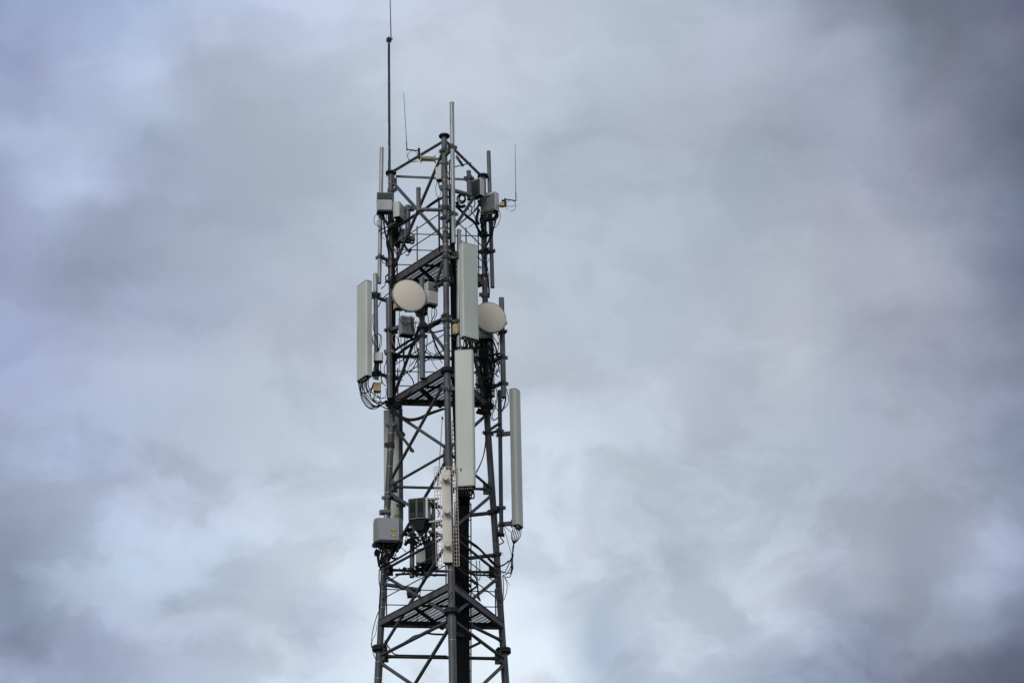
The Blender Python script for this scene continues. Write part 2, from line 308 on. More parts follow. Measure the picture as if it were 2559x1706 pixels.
for k in 'LMR':
    mb = MB()
    for a, b, r in ((0, Z_LOW, .066), (Z_LOW, Z_MID, .057), (Z_MID, Z_TOP, .052)):
        pts = [legp(k, a), legp(k, b)]
        if a < Z_BR < b: pts.insert(1, legp(k, Z_BR))
        mb.tube(pts, r, 20)
    lg = legs[k] = mb.build('leg', M['leg'], tower)
    for z, R, h in ((Z_TOP, .098, .028), (Z_MID, .115, .03), (Z_LOW, .130, .036)):
        c = legp(k, z); d = (legp(k, z+.2)-legp(k, z-.2)).normalized() if abs(z-Z_MID) > .01 else Z
        fm = MB()
        for s in ((-1, 1) if z < Z_TOP else (-1,)):
            fm.cyl(c+d*(s*.004), c+d*(s*(h+.004)), R, R, 28)
        for q in range(10):
            a = q*math.pi/5; e = c+Vector((math.cos(a), math.sin(a), 0))*(R*.78)
            fm.cyl(e-d*(h+.022), e+d*(h+.022 if z < Z_TOP else .014), .011, .011, 6)
        fm.build('flange', M['dark'], lg, .004)
    ys = {'L': (457, 690, 1040, 1084, 1126, 1167, 1232, 1437, 1480, 1519, 1655, 1696), 'M': (452, 613, 711, 860, 1425, 1600), 'R': (560, 700, 1361, 1440, 1470, 1473, 1513)}[k]
    for y in ys:
        z = leg_z(k, y); c = legp(k, z); MB().cyl(c-Z*.006, c+Z*.006, leg_r(z)+.0025, None, 20).build('strap', M['strap'], lg)

for y, h, dr in ((409, .05, .008), (442, .03, .006), (470, .09, .010), (492, .02, .008), (520, .10, .007), (592, .03, .008), (605, .02, .006), (629, .05, .010), (799, .05, .010), (818, .04, .008), (968, .06, .009)):
    z = leg_z('M', y); c = legp('M', z); mb = MB().cyl(c-Z*(h/2), c+Z*(h/2), leg_r(z)+dr, None, 20)
    if h > .04:
        for sg in (-1, 1): mb.box(c+Vector((sg*(leg_r(z)+.022), -.02, 0)), Vector((1, 0, 0)), Vector((0, 1, 0)), Z, .04, .03, h)
    mb.build('collar', M['clamp'], legs['M'])
for k, lst in (('L', ((476, .07, .014), (520, .05, .012), (575, .04, .010), (660, .12, .020), (705, .05, .012), (748, .05, .012), (832, .06, .012), (905, .05, .012), (945, .07, .014), (1113, .09, .010))), ('R', ((505, .06, .012), (548, .06, .014), (590, .05, .012), (632, .06, .012), (690, .05, .010), (738, .08, .014), (800, .06, .012), (866, .06, .014), (935, .07, .014), (985, .06, .012)))):
    for y, h, dr in lst:
        z = leg_z(k, y); c = legp(k, z); mb = MB().cyl(c-Z*(h/2), c+Z*(h/2), leg_r(z)+dr, None, 16); sg = random.choice((-1, 1))
        mb.box(c+Vector((sg*(leg_r(z)+.025), -.03, 0)), Vector((1, 0, 0)), Vector((0, 1, 0)), Z, .06, .04, h*.8)
        mb.build('collar', M['clamp'] if dr > .013 else M['dark'], legs[k])
def brace(p, q, r=.027, m='steel', flat=True):
    mb = MB(); d = (q-p).normalized(); L = (q-p).length
    a, b = p+d*.07, q-d*.07
    mb.tube([a+d*.13, b-d*.13], r, 12)
    if flat:
        side = Vector((d.y, -d.x, 0)).normalized()
        for e, s in ((a, 1), (b, -1)):
            u = d.cross(side).normalized()
            mb.prism([(-.04, -.010), (.04, -.010), (.04, .010), (-.04, .010)], e, u, side, d*s, -.03, .06)
            mb.tube([e+d*(s*.05), e+d*(s*.16)], [r*1.25, r], 12)
            mb.cyl(e-side*.03, e+side*.03, .016, None, 8)
    return mb.build('brace', M[m], tower)
def lb(k1, y1, k2, y2, r=.027, **kw): return brace(leg_at(k1, y1), leg_at(k2, y2), r, **kw)
# upper bay
lb('L', 451, 'M', 602, .030); lb('M', 372, 'L', 682, .028)
lb('R', 458, 'M', 602, .030)
# second bay
lb('M', 640, 'L', 1000, .028); lb('L', 700, 'M', 880, .028); lb('M', 640, 'R', 1008, .028)
# third to sixth bay: crosses between the horizontal rings
ringz = [Z_MID-.05, leg_z('M', 1130), leg_z('M', 1334), leg_z('M', 1547)]
dz = ringz[2]-ringz[3]
zz = ringz[3]
while zz-1.7 > .4: zz -= 1.7; ringz.append(zz)
for i in range(len(ringz)-1):
    za, zb = ringz[i]-.10, ringz[i+1]+.06
    r = .028 if i < 3 else .031
    for a, b in (('L', 'M'), ('R', 'M')):
        brace(legp(a, za), legp(b, zb), r)
        if a == 'L' or i >= 4: brace(legp(b, za+.02), legp(a, zb), r)
    if i >= 4: brace(legp('L', za), legp('R', zb), r)
for z in ringz[1:]:
    for a, b in (('L', 'M'), ('M', 'R'), ('L', 'R')): brace(legp(a, z), legp(b, z), .024 if z > 22 else .03)
for a, b in (('L', 'R'),):
    z = leg_z('L', 890); brace(legp(a, z), legp(b, z), .026)
brace(P(7, 1500, 822, -.3), leg_at('R', 1601), .028)
# gusset plates where the braces land on the legs
def gusset(k, z, to, h=.21, w=.12):
    c = legp(k, z); d = (legp(to, z)-c).normalized()
    MB().box(c+d*(w/2+.035), d, Vector((-d.y, d.x, 0)), Z, w, .014, h).build('gusset_plate', M['beam'], tower)
for k, to in (('L', 'M'), ('L', 'R'), ('M', 'L'), ('M', 'R'), ('R', 'M'), ('R', 'L')):
    for z in ringz[1:5]: gusset(k, z, to)
    gusset(k, leg_z(k, 450 if k != 'M' else 372)-.03, to, .15, .07)
# head frame of drilled angle irons
def angle_iron(p, q, name='top_beam', holes=9):
    mb = MB(); d = (q-p).normalized(); s = Vector((-d.y, d.x, 0)).normalized()
    if s.y > 0: s = -s
    mb.bar(p, q, .008, .062); mb.box((p+q)/2-s*.029+Z*.027, s, d, d.cross(s).normalized(), .05, (q-p).length, .008)
    o = mb.build(name, M['dark'], tower)
    for i in range(holes):
        c = p+(q-p)*((i+.6)/holes); MB().cyl(c+s*.002, c+s*.0075, .0075, None, 8).build('bolt', M['strap'], o)  # pale discs added in place of the drilled holes, no real bolts
YL, YM, YR = legp('L', 29).y, legp('M', 29).y, legp('R', 29).y
angle_iron(P(2, 425, 742, YL), P(2, 1165, 300, YM+.02)); angle_iron(P(2, 1195, 290, YM+.02), P(2, 1700, 785, YR))
MB().bar(P(2, 500, 788, YL), P(2, 1690, 842, YR), .012, .045).build('top_beam', M['pipe'], tower)
# ladder rails glimpsed beyond the head frame
lm = MB()
for a, b in (((1335, 520), (1430, 645)), ((1360, 505), (1450, 640))): lm.bar(P(2, *a, -.2), P(2, *b, .2), .008, .02)
lm.bar(P(2, 1330, 655, -.3), P(2, 1550, 600, .3), .02, .02); lm.build('head_stay', M['steel'], tower)

# platforms: edge channels, grating planks, cross bearers, hand rails
def platform(zp, grow, beam_h, rail_z, back_h, back_rail):
    T = {}
    for k in 'LMR':
        c = legp(k, zp); T[k] = c + Vector((c.x, c.y, 0)).normalized()*grow
    pl = bpy.data.objects.new('platform', None); C.objects.link(pl); pl.parent = tower; pl['_o'] = (0, 0, 0)
    cen = (T['L']+T['M']+T['R'])/3
    for a, b, h in (('L', 'M', beam_h), ('M', 'R', beam_h), ('L', 'R', back_h)):
        d = (T[b]-T[a]).normalized(); L = (T[b]-T[a]).length; out = (((T[a]+T[b])/2)-cen); out.z = 0; out.normalize()
        p, q = T[a]+d*.10, T[b]-d*.10
        mb = MB().box((p+q)/2, out, d, Z, .008, (q-p).length, h)
        for s in (-1, 1): mb.box((p+q)/2-out*.034+Z*(s*(h/2-.004)), out, d, Z, .06, (q-p).length, .008)
        mb.box((p+q)/2+out*.008+Z*(h/2-.006), out, d, Z, .014, (q-p).length, .012)
        mb.build('edge_beam', M['beam'], pl)
    dA = (T['R']-T['M']).normalized(); dB = (T['M']-T['L']).normalized()
    # planks: slats along the right edge direction with rows of slots between them
    nrm = Vector((-dA.y, dA.x, 0)); gm = MB()
    tri = [T['L'], T['M'], T['R']]
    tri = [cen+(v-cen)*.93 for v in tri]
    def clip(n, off, d):
        hits = []
        for i in range(3):
            a, b = tri[i], tri[(i+1) % 3]; fa, fb = a.dot(n)-off, b.dot(n)-off
            if fa*fb < 0: hits.append(a+(b-a)*(fa/(fa-fb)))
        if len(hits) == 2:
            if (hits[1]-hits[0]).dot(d) < 0: hits.reverse()
            return hits
    def slats(n, d, pitch, w, h, zo):
        lo = min(v.dot(n) for v in tri); hi = max(v.dot(n) for v in tri); t = lo+pitch*.5
        while t < hi:
            hcl = clip(n, t, d)
            if hcl and (hcl[1]-hcl[0]).length > .03: gm.bar(hcl[0]+Z*zo, hcl[1]+Z*zo, w, h)
            t += pitch
    zo = -beam_h*.25
    slats(nrm, dA, .028, .0155, .003, zo)
    nB = Vector((-dB.y, dB.x, 0))
    slats(nB, dB, .085, .022, .003, zo+.0013)
    slats(nB, dB, .425, .075, .003, zo-.0015)
    gm.build('grating', M['dark'], pl)
    cm = MB()
    for f in (.52,):
        a = T['L']+(T['M']-T['L'])*f; b = T['L']+(T['R']-T['L'])*f
        cm.bar(a.lerp(b, .04)+Z*(zo-.035), a.lerp(b, .96)+Z*(zo-.035), .05, .05)
        a = T['M']+(T['L']-T['M'])*f*.8; b = T['M']+(T['R']-T['M'])*f*.8
        cm.bar(a.lerp(b, .04)+Z*(zo-.045), a.lerp(b, .96)+Z*(zo-.045), .04, .03)
    cm.build('bearer', M['dark'], pl)
    T2 = {k: legp(k, zp)+Vector((legp(k, zp).x, legp(k, zp).y, 0)).normalized()*.04 for k in 'LMR'}
    for a, b, rz in (('L', 'M', rail_z), ('M', 'R', rail_z), ('L', 'R', back_rail)):
        for hgt in rz:
            d = (T2[b]-T2[a]).normalized()
            MB().tube([T2[a]+Z*hgt+d*.03, T2[b]+Z*hgt-d*.03], .0095, 8).build('handrail', M['steel'], pl)
    for a, b, f in ((('L', 'M', .93), ('L', 'R', .06), ('L', 'R', .94), ('M', 'R', .93)) if grow > .05 else (('L', 'M', .5), ('M', 'R', .5), ('L', 'R', .08), ('L', 'R', .92))):
        c = T2[a].lerp(T2[b], f); top = max(rail_z if a+b != 'LR' else back_rail); MB().bar(c+Z*.02, c+Z*(top+.05), .024, .024, Vector((1, 0, 0))).build('rail_post', M['steel'], pl)
    return T
zp1, zp2, zp3 = leg_z('M', 617), leg_z('M', 922), leg_z('M', 1466)
platform(zp1, .02, .135, (.40, .70), .10, (.36, .66, .98))
platform(zp2, .03, .130, (.38, .67), .10, (.33, .61))
platform(zp3, .10, .115, (.42, .69), .10, (.35, .63))

# ------------------------------------------------------------------ helpers for hardware
def pipe_clamp(mb, c, r, d, w=.085):               # two-piece saddle with four studs round an upright pipe, studs along d
    d = Vector((d.x, d.y, 0)).normalized(); s = Vector((-d.y, d.x, 0))
    mb.cyl(c-Z*.024, c+Z*.024, r+.009, None, 14)
    for q in (-1, 1):
        mb.box(c+d*(q*(r*.75+.006)), s, d, Z, 2*r+w, .012, .062)
        for e in (-1, 1):
            for zz in (-.018, .018):
                mb.cyl(c+s*(e*(r+.020))-d*(r+.026)+Z*zz, c+s*(e*(r+.020))+d*(r+.034)+Z*zz, .0048, None, 6)
def pole(name, label, g0, top, g1, bot, Y, wpx, m, cap=None, bands=(), arms=(), group=None, cat='pipe', hollow=True, n=20):
    xt, yt = px(g0, *top); xb, yb = px(g1, *bot)
    b = at(xb, yb, Y); t = at(xt, yt, Y); xm = (b.x+t.x)/2
    b, t = Vector((b.x, Y, b.z)), Vector((xm*.0+t.x, Y, t.z))
    r = wpx/PPM/2
    root = thing(name, b, label, cat, group)
    mb = MB().cyl(b, t, r, None, n); mb.build('tube', M[m], root)
    if hollow: MB().cyl(b-Z*.004, b+Z*.001, r*.82, None, n).build('bore_shade', M['black'], root)  # black disc stands in for the shade inside the open pipe end
    if cap: MB().tube([t-Z*.026, t+Z*.004, t+Z*.012], [r+.003, r+.003, r*.75], n).build('end_cap', M[cap], root)
    if bands:
        for f in bands: c = b.lerp(t, f); MB().cyl(c-Z*.006, c+Z*.006, r+.003, None, n).build('strap', M['strap'], root)
    for f, k in arms:                              # bracket from the pole to a tower leg
        c = b.lerp(t, f); l = legp(k, c.z); l.z = c.z; d = l-c
        am = MB(); pipe_clamp(am, c, r, d, .07); pipe_clamp(am, l, leg_r(c.z), d, .07)
        if d.length > .12: am.bar(c, l, .05, .045)
        am.build('bracket', M['clamp'], root)
    root['_r'] = r; root['_b'] = tuple(b); root['_t'] = tuple(t)
    return root
def rrect(w, d, r, n=4, bulge=0.0):                # outline, counter-clockwise seen from above; front is -y
    pts = []
    for cx, cy_, a0 in ((w/2-r, d/2-r, 0), (-w/2+r, d/2-r, 90), (-w/2+r, -d/2+r, 180), (w/2-r, -d/2+r, 270)):
        for i in range(n+1):
            a = math.radians(a0+90*i/n); pts.append((cx+r*math.cos(a), cy_+r*math.sin(a)))
    return pts
def panel(label, c_bot, H, phi, W, D, rnd, conns=8, grooves=False, pole_pt=None, group='tall sector panel antennas', sign=None, m='panel'):
    """c_bot: bottom centre of the front face."""
    X, Yd = frame(phi); o = c_bot + Yd*(D/2)
    root = thing('panel_antenna', c_bot, label, 'antenna', group)
    n = 8
    front = []
    for i in range(n+1):                           # rounded front corners, squarer back
        a = math.radians(180+90*i/n); front.append((-W/2+rnd+rnd*math.cos(a), -D/2+rnd+rnd*math.sin(a)))
    for i in range(n+1):
        a = math.radians(270+90*i/n); front.append((W/2-rnd+rnd*math.cos(a), -D/2+rnd+rnd*math.sin(a)))
    b = .012
    back = [(W/2, D/2-b), (W/2-b, D/2), (-W/2+b, D/2), (-W/2, D/2-b)]
    prof = front+back
    MB().prism(prof, o, X, Yd, Z, .012, H-.012).build('radome', M[m], root)
    MB().prism(prof, o, X, Yd, Z, H-.018, H, 1.012).build('end_cap', M['panel_edge'], root, .003)
    MB().prism(prof, o, X, Yd, Z, 0, .02, 1.012).build('end_cap', M['panel_edge'], root, .003)
    MB().prism(prof, o, X, Yd, Z, -.003, .001, .93).build('connector_plate', M['dark'], root)
    pts = []
    for i in range(conns):
        row = i % 2; a = (-.40+.8*(i+.5)/conns)*W; q = o + X*a + Yd*((row-.5)*D*.38)
        MB().cyl(q-Z*.035, q, .0125, None, 10).build('connector', M['conn'], root); pts.append(q-Z*.035)
    if grooves:
        for s in (-1, 1):
            for yy in (-.1, .12, .3): MB().box(o+X*(s*(W/2+.0005))+Yd*(yy*D)+Z*(H/2), X, Yd, Z, .004, .005, H-.05).build('side_groove', M['panel_edge'], root)
    if pole_pt is not None:
        for f in (.08, .92):
            c = Vector((pole_pt.x, pole_pt.y, c_bot.z+H*f)); bk = o+Yd*(D/2)+Z*(H*f)
            am = MB(); pipe_clamp(am, c, .042, bk-c, .05); am.bar(c, bk, .055, .05); am.box(bk, X, Yd, Z, .12, .02, .07)
            am.build('mount_bracket', M['clamp'], root)
    root['_pts'] = [list(p) for p in pts]
    return root, pts
def unit(name, label, g, xc, yt, yb, Y, W, D, phi, style='fins', m='unit', conns=5, group=None, cat='radio unit', mount=None, fin='fins'):
    X, Yd = frame(phi)
    b = P(g, xc, yb, Y); t = P(g, xc, yt, Y); b = Vector((b.x, Y, b.z)); H = t.z-b.z; o = b + Yd*(D/2)
    root = thing(name, b, label, cat, group)
    MB().prism(rrect(W, D, .012), o, X, Yd, Z, 0, H).build('housing', M[m], root, .004)
    MB().prism(rrect(W, D, .012), o, X, Yd, Z, -.006, .004, .94).build('base_plate', M['dark'], root)
    if style == 'fins':                            # ribbed front
        fm = MB(); k = max(6, int(W/.019))
        for i in range(k): fm.box(o-Yd*(D/2+.012)+X*((-.45+.9*i/(k-1))*W)+Z*(H*.47), X, Yd, Z, .006, .03, H*.86)
        fm.box(o-Yd*(D/2+.002)+Z*(H*.47), X, Yd, Z, W*.95, .006, H*.88)
        fm.build('heat_sink', M[fin], root)
    elif style == 'half':                          # ribs above a plain cover
        fm = MB(); k = max(7, int(W/.018))
        for i in range(k): fm.box(o-Yd*(D/2+.010)+X*((-.46+.92*i/(k-1))*W)+Z*(H*.80), X, Yd, Z, .005, .028, H*.34)
        fm.box(o-Yd*(D/2+.001)+Z*(H*.80), X, Yd, Z, W*.96, .006, H*.36)
        fm.build('heat_sink', M[fin], root)
        MB().box(o-Yd*(D/2+.008)+Z*(H*.31), X, Yd, Z, W*.90, .02, H*.54).build('cover', M[m], root, .004)
    elif style == 'split':
        MB().box(o-Yd*(D/2+.004)+X*(-.25*W)+Z*(H*.42), X, Yd, Z, W*.47, .012, H*.78).build('cover', M[m], root, .003)
        MB().box(o-Yd*(D/2+.004)+X*(.25*W)+Z*(H*.42), X, Yd, Z, W*.47, .012, H*.78).build('cover', M[m], root, .003)
        fm = MB(); k = 9
        for i in range(k): fm.box(o-Yd*(D/2+.008)+X*((-.46+.92*i/(k-1))*W)+Z*(H*.91), X, Yd, Z, .008, .022, H*.17)
        fm.build('heat_sink', M[fin], root)
    elif style == 'plain':
        MB().box(o-Yd*(D/2+.004)+Z*(H*.5), X, Yd, Z, W*.93, .010, H*.93).build('cover', M[m], root, .003)
    for s in (-.35, .35): MB().cyl(o-Yd*(D/2+.012)+X*(s*W)+Z*(H*.955), o-Yd*(D/2)+X*(s*W)+Z*(H*.955), .007, None, 8).build('screw', M['dark'], root)
    pts = []
    for i in range(conns):
        q = o+X*((-.38+.76*(i+.5)/conns)*W)+Yd*(random.uniform(-.25, .25)*D); MB().cyl(q-Z*.035, q, .013, None, 8).build('connector', M['dark'], root); pts.append(q-Z*.03)
    if mount is not None:
        c = Vector((mount.x, mount.y, b.z+H*.7)); bk = o+Yd*(D/2)+Z*(H*.7); am = MB(); pipe_clamp(am, c, .05, bk-c, .06)
        am.bar(c, bk, .07, .06); am.build('mount_bracket', M['clamp'], root)
    return root, pts
def hang(pts, ends, Y2, w, label, group, sag=.1, m='black'):
    for i, p in enumerate(pts):
        e = ends[i % len(ends)]
        q = P(e[0], e[1]+random.uniform(-8, 8), e[2]+random.uniform(-8, 8), Y2)
        L = (q-p).length
        mid1 = p - Z*min(.12+sag*random.uniform(.5, 1), L*.7+sag) + Vector((random.uniform(-.02, .02), random.uniform(-.02, .02), 0))
        mid2 = p.lerp(q, .6) - Z*(sag*random.uniform(.5, 1.2)) + Vector((random.uniform(-.03, .03), random.uniform(-.02, .02), 0))
        o = MB().tube(smooth_path([p, mid1, mid2, q], 8), w/PPM/2*random.uniform(.85, 1.15), 6).build('jumper_cable', M[m]); tag(o, label, 'cable', group)

# ------------------------------------------------------------------ pipes that carry the antennas
def PT(root): return Vector(root['_b'])
GP = 'galvanised and grey antenna mounting pipes'
mast = pole('mast_pipe', 'very tall thin dark mast pipe rising from the flange of the left tower leg', 1, (480, 488), 2, (412, 712), YL, 6.3, 'steel',
            bands=(.165, .49, .66, .874, .97), group=GP, hollow=False)
mr = mast['_r']; mt = Vector(mast['_t'])
mb = MB(); pipe_clamp(mb, mt-Z*.06, mr, Vector((0, 1, 0)), .03); mb.cyl(mt-Z*.06, mt-Z*.06+Vector((.05, 0, 0)), .012, None, 8)
mb.tube([mt+Vector((.03, 0, -.045)), mt+Vector((.085, 0, -.035))], [.022, .002], 8)
mb.build('whip_clamp', M['dark'], mast)
tag(MB().tube([P(1, 508, 515, YL), P(1, 505, 380, YL), P(1, 496, -10, YL), P(1, 492, -160, YL)], [.0095, .009, .0075, .006], 8).build('whip_antenna', M['dark']),
    'longest thin whip antenna, clamped to the very top of the tall dark mast pipe', 'antenna', 'thin whip antennas')
cable(2, [(392, 0), (403, 130), (395, 300), (402, 450), (394, 600), (392, 690), (360, 730), (378, 800)], YL-.035, 1.8, 'black cable strapped along the tall dark mast pipe', 'cables along the mast pipe')
cable(1, [(500, 520), (470, 700), (470, 1000), (472, 1568)], YL-.035, 1.5, 'black cable strapped along the tall dark mast pipe', 'cables along the mast pipe')

pole_far_l = pole('mast_pipe', 'upper left galvanised pipe beside the left leg, open at its lower end', 2, (303, 390), 3, (268, 1500), .25, 10.4, 'galv', arms=((.19, 'L'), (.60, 'L')), group=GP)
pole_far_r = pole('mast_pipe', 'upper right galvanised pipe with flat top beside the right leg', 2, (1797, 438), 3, (1852, 1560), .62, 10.6, 'pipe', arms=((.26, 'R'), (.66, 'R')), group=GP)
pole_mid = pole('mast_pipe', 'bright galvanised pipe with yellow cap, tallest pipe clamped to the front tower leg', 1, (1302, 1345), 3, (1308, 940), YM-.16, 11.2, 'galv', 'yellow', group=GP)
b0, t0 = Vector(pole_mid['_b']), Vector(pole_mid['_t'])
for f in (.205, .68):                              # saddle brackets back to the leg
    c = b0.lerp(t0, f); l = legp('M', c.z); d = l-c
    mb = MB(); pipe_clamp(mb, c, pole_mid['_r'], d, .07); mb.build('bracket', M['pipe'], pole_mid)
    mb = MB(); pipe_clamp(mb, l, leg_r(c.z), d, .05); mb.bar(c, l-Z*.08, .05, .08); mb.build('bracket', M['clamp'], pole_mid)
pole_a = pole('mast_pipe', 'galvanised pipe with yellow cap carrying the upper of the two front panel antennas', 3, (1384, 755), 4, (1392, 1090), YM+.02, 11, 'galv', 'yellow', arms=((.76, 'M'), (.22, 'M')), group=GP)
pole_c = pole('mast_pipe', 'galvanised pipe with yellow cap carrying the panel antenna at the far left', 4, (303, 130), 5, (320, 350), .16, 11, 'galv', 'yellow', arms=((.78, 'L'), (.06, 'L')), group=GP)
pole_l = pole('mast_pipe', 'stout grey pipe in front of the left leg between the panel and the dish', 4, (478, 448), 5, (490, 605), .10, 14.8, 'pipe', arms=((.46, 'L'),), bands=(.23,), group=GP)
pole_d1 = pole('mast_pipe', 'stout grey pipe behind the left dish, open bottom end over the middle platform', 4, (912, 190), 4, (917, 1495), -.50, 14.3, 'pipe', bands=(.56,), group=GP)
pole_d2 = pole('mast_pipe', 'stout grey pipe with two bright bands behind the right dish', 4, (1950, 443), 5, (1980, 592), .30, 13.6, 'pipe', bands=(.34, .575), group=GP)
for pl_, fr, k in ((pole_d1, (.50, .86), 'M'), (pole_d1, (.42,), 'L'), (pole_d2, (.40, .14), 'R')):
    for f in fr:
        c = Vector(pl_['_b']).lerp(Vector(pl_['_t']), f); l = legp(k, c.z)
        mb = MB(); pipe_clamp(mb, c, pl_['_r'], l-c, .05); pipe_clamp(mb, l, leg_r(c.z), l-c, .05); mb.tube([c, l], .027, 10); mb.build('bracket', M['steel'], pl_)
pole_d = pole('mast_pipe', 'long dark grey pipe right of the right leg carrying the lower right panel antenna', 5, (1926, 500), 6, (1950, 1140), .45, 10.4, 'steel', arms=((.19, 'R'),), group=GP)
c = Vector(pole_d['_b']).lerp(Vector(pole_d['_t']), .72); l = legp('R', c.z)
mb = MB(); pipe_clamp(mb, c, pole_d['_r'], l-c, .06); pipe_clamp(mb, l, leg_r(c.z), l-c, .07); mb.tube([P(5, 1800, 1010, .50), P(5, 1945, 912, .38)], .026, 12); mb.bar(c, l, .04, .04)
mb.build('bracket', M['clamp'], pole_d)
pole_e = pole('mast_pipe', 'dark pipe behind the left leg beside the back of the lower left panel antenna', 5, (632, 740), 6, (642, 940), .78, 10.6, 'steel', group=GP)
for y in (1085, 1262):
    c = P(5, 632, (y-880)*5.2267, .78); c = Vector((Vector(pole_e['_b']).x, .78, c.z)); l = legp('L', c.z)
    mb = MB(); pipe_clamp(mb, c, .04, l-c, .05); pipe_clamp(mb, l, .058, l-c, .06)
    mb.tube([l+Vector((.02, -.03, 0)), P(5, 795, 1290, .5) if y < 1100 else c+Vector((.05, -.05, 0))], .025, 12); mb.build('bracket', M['clamp'], pole_e)
MB().cyl(P(5, 765, 1277, .53), P(5, 797, 1292, .49), .027, None, 12).build('end_cap', M['ochre'], pole_e)
# L-shaped stand-off pipes on the front leg
root = thing('pipe_bracket', P(2, 820, 1250, -.93), 'L-shaped grey stand-off pipe with dull yellow cap, on the left of the front leg', 'pipe', 'L-shaped stand-off pipes')
p, q, r_ = P(2, 818, 955, -.93), P(2, 818, 1250, -.93), P(2, 1150, 1258, YM+.01)
p = Vector((q.x, -.93, p.z)); MB().tube([p, q-Z*.04], .040, 18).build('upright', M['pipe'], root); MB().tube([q+Vector((-.03, 0, 0)), r_], .033, 18).build('arm', M['pipe'], root)
MB().tube([p-Z*.03, p+Z*.004, p+Z*.012], [.043, .043, .032], 18).build('end_cap', M['ochre'], root)
mb = MB(); l = legp('M', q.z-.0); pipe_clamp(mb, l, .053, Vector((1, .3, 0)), .04); mb.build('bracket', M['clamp'], root)
root = thing('pipe_bracket', P(2, 1525, 1050, -.1), 'L-shaped grey stand-off pipe with dull yellow cap, on the right of the front leg', 'pipe', 'L-shaped stand-off pipes')
q = P(2, 1525, 1045, -.1); p = P(2, 1530, 718, -.1); p = Vector((q.x, -.1, p.z)); r_ = P(2, 1240, 965, YM+.05)
MB().tube([p, q-Z*.1], .040, 18).build('upright', M['pipe'], root); MB().tube([q+Vector((.02, .02, 0)), Vector((r_.x, r_.y, r_.z))], .038, 18).build('arm', M['pipe'], root)
MB().tube([p-Z*.03, p+Z*.004, p+Z*.012], [.043, .043, .032], 18).build('end_cap', M['ochre'], root)
mb = MB(); pipe_clamp(mb, p-Z*.14, .042, Vector((.5, 1, 0)), .08); mb.build('bracket', M['clamp'], root)

# ------------------------------------------------------------------ sector panels
pa, pa_c = panel('grey-green panel antenna, upper of the two on the front leg, just under the yellow-capped pipe', P(4, 1560, 968, YM-.12), 1.82, 34, .325, .125, .03, 12, pole_pt=PT(pole_a))
pb, pb_c = panel('grey-green panel antenna, longer and lower one on the front leg, above the cream array', P(6, 1481, 493, YM-.22), 2.53, -7, .318, .14, .035, 14)
pc, pc_c = panel('grey-green panel antenna at the far left above a tangle of looping black cables', P(4, 118, 1492, -.02), 1.845, -57, .335, .125, .035, 10, pole_pt=PT(pole_c))
pd, pd_c = panel('grey-green panel antenna at the far right with a bright rounded front edge', P(6, 2210, 1015, .40), 2.57, 62, .22, .13, .05, 8, grooves=True)
pe, pe_c = panel('grey-green panel antenna seen from the back between the left leg and a dark pipe', P(6, 545, 990, .98), 2.12, 170, .30, .13, .03, 6, grooves=True, m='panelback')
pf, pf_c = panel('panel antenna half hidden behind the right leg and its black cables', P(5, 1765, 612, 1.02), 1.62, 150, .34, .12, .03, 6, m='panelback')
# brackets of the lower right and lower front panels
for y in (1085, 1310):
    c = Vector((PT(pole_d).x, .45, P(6, 1950, (y-1120)*5.2267, .45).z)); e = P(6, 2085, (y-1120)*5.2267-15, .47)
    mb = MB(); pipe_clamp(mb, c, .039, Vector((1, .2, 0)), .06); mb.bar(c, e, .05, .07); mb.box(e, Vector((1, 0, 0)), Vector((0, 1, 0)), Z, .03, .12, .10); mb.build('mount_bracket', M['clamp'], pd)
for y in (975, 1180):
    zc = leg_z('M', y); l = legp('M', zc); e = l + Vector((.22, -.10, 0))
    mb = MB(); pipe_clamp(mb, l, .058, Vector((1, -.3, 0)), .05); mb.bar(l, e, .05, .05); mb.build('mount_bracket', M['clamp'], pb)

# ------------------------------------------------------------------ microwave dishes
def dish(label, c, R, phi, pole_obj, depth=.13):
    X, Yd = frame(phi); root = thing('microwave_dish', c-Z*R, label, 'dish', 'round microwave dishes')
    nrm = -Yd
    MB().tube([c+nrm*.0, c+nrm*.012, c+nrm*.018], [R*.972, R*.962, R*.92], 64).build('radome', M['dish'], root, ang=50)
    MB().tube([c-nrm*.045, c+nrm*.004], [R, R], 64).ring(c+nrm*.004, nrm, R*.988, .010, 64, 8).build('rim', M['rim'], root)
    MB().tube([c-nrm*.045, c-nrm*(.045+depth*.6), c-nrm*(.045+depth)], [R*.97, R*.72, R*.25], 48).build('reflector_shell', M['unit2'], root)
    h = c-nrm*(.05+depth)
    MB().cyl(h, h-nrm*.08, .075, None, 20).build('feed_housing', M['unit2'], root)
    pc_ = Vector((PT(pole_obj).x, PT(pole_obj).y, h.z)); mb = MB(); pipe_clamp(mb, pc_, pole_obj['_r'], h-pc_, .09); pipe_clamp(mb, pc_-Z*.16, pole_obj['_r'], h-pc_, .09)
    mb.bar(pc_-Z*.08, h-Z*.04, .07, .16); mb.build('mount_bracket', M['clamp'], root)
    for a in (35, 145, 260):
        e = c-nrm*.02+(X*math.cos(math.radians(a))+Z*math.sin(math.radians(a)))*R; MB().box(e, X, Yd, Z, .03, .05, .03).build('rim_clip', M['clamp'], root)
    return root
d1 = dish('left beige round dish in front of the grey pipe, under the upper platform', P(4, 745, 410, -.92), .300, 19, pole_d1)
d2 = dish('right beige round dish, half covered by the upper front panel antenna', P(4, 1802, 697, .02), .292, 17, pole_d2)

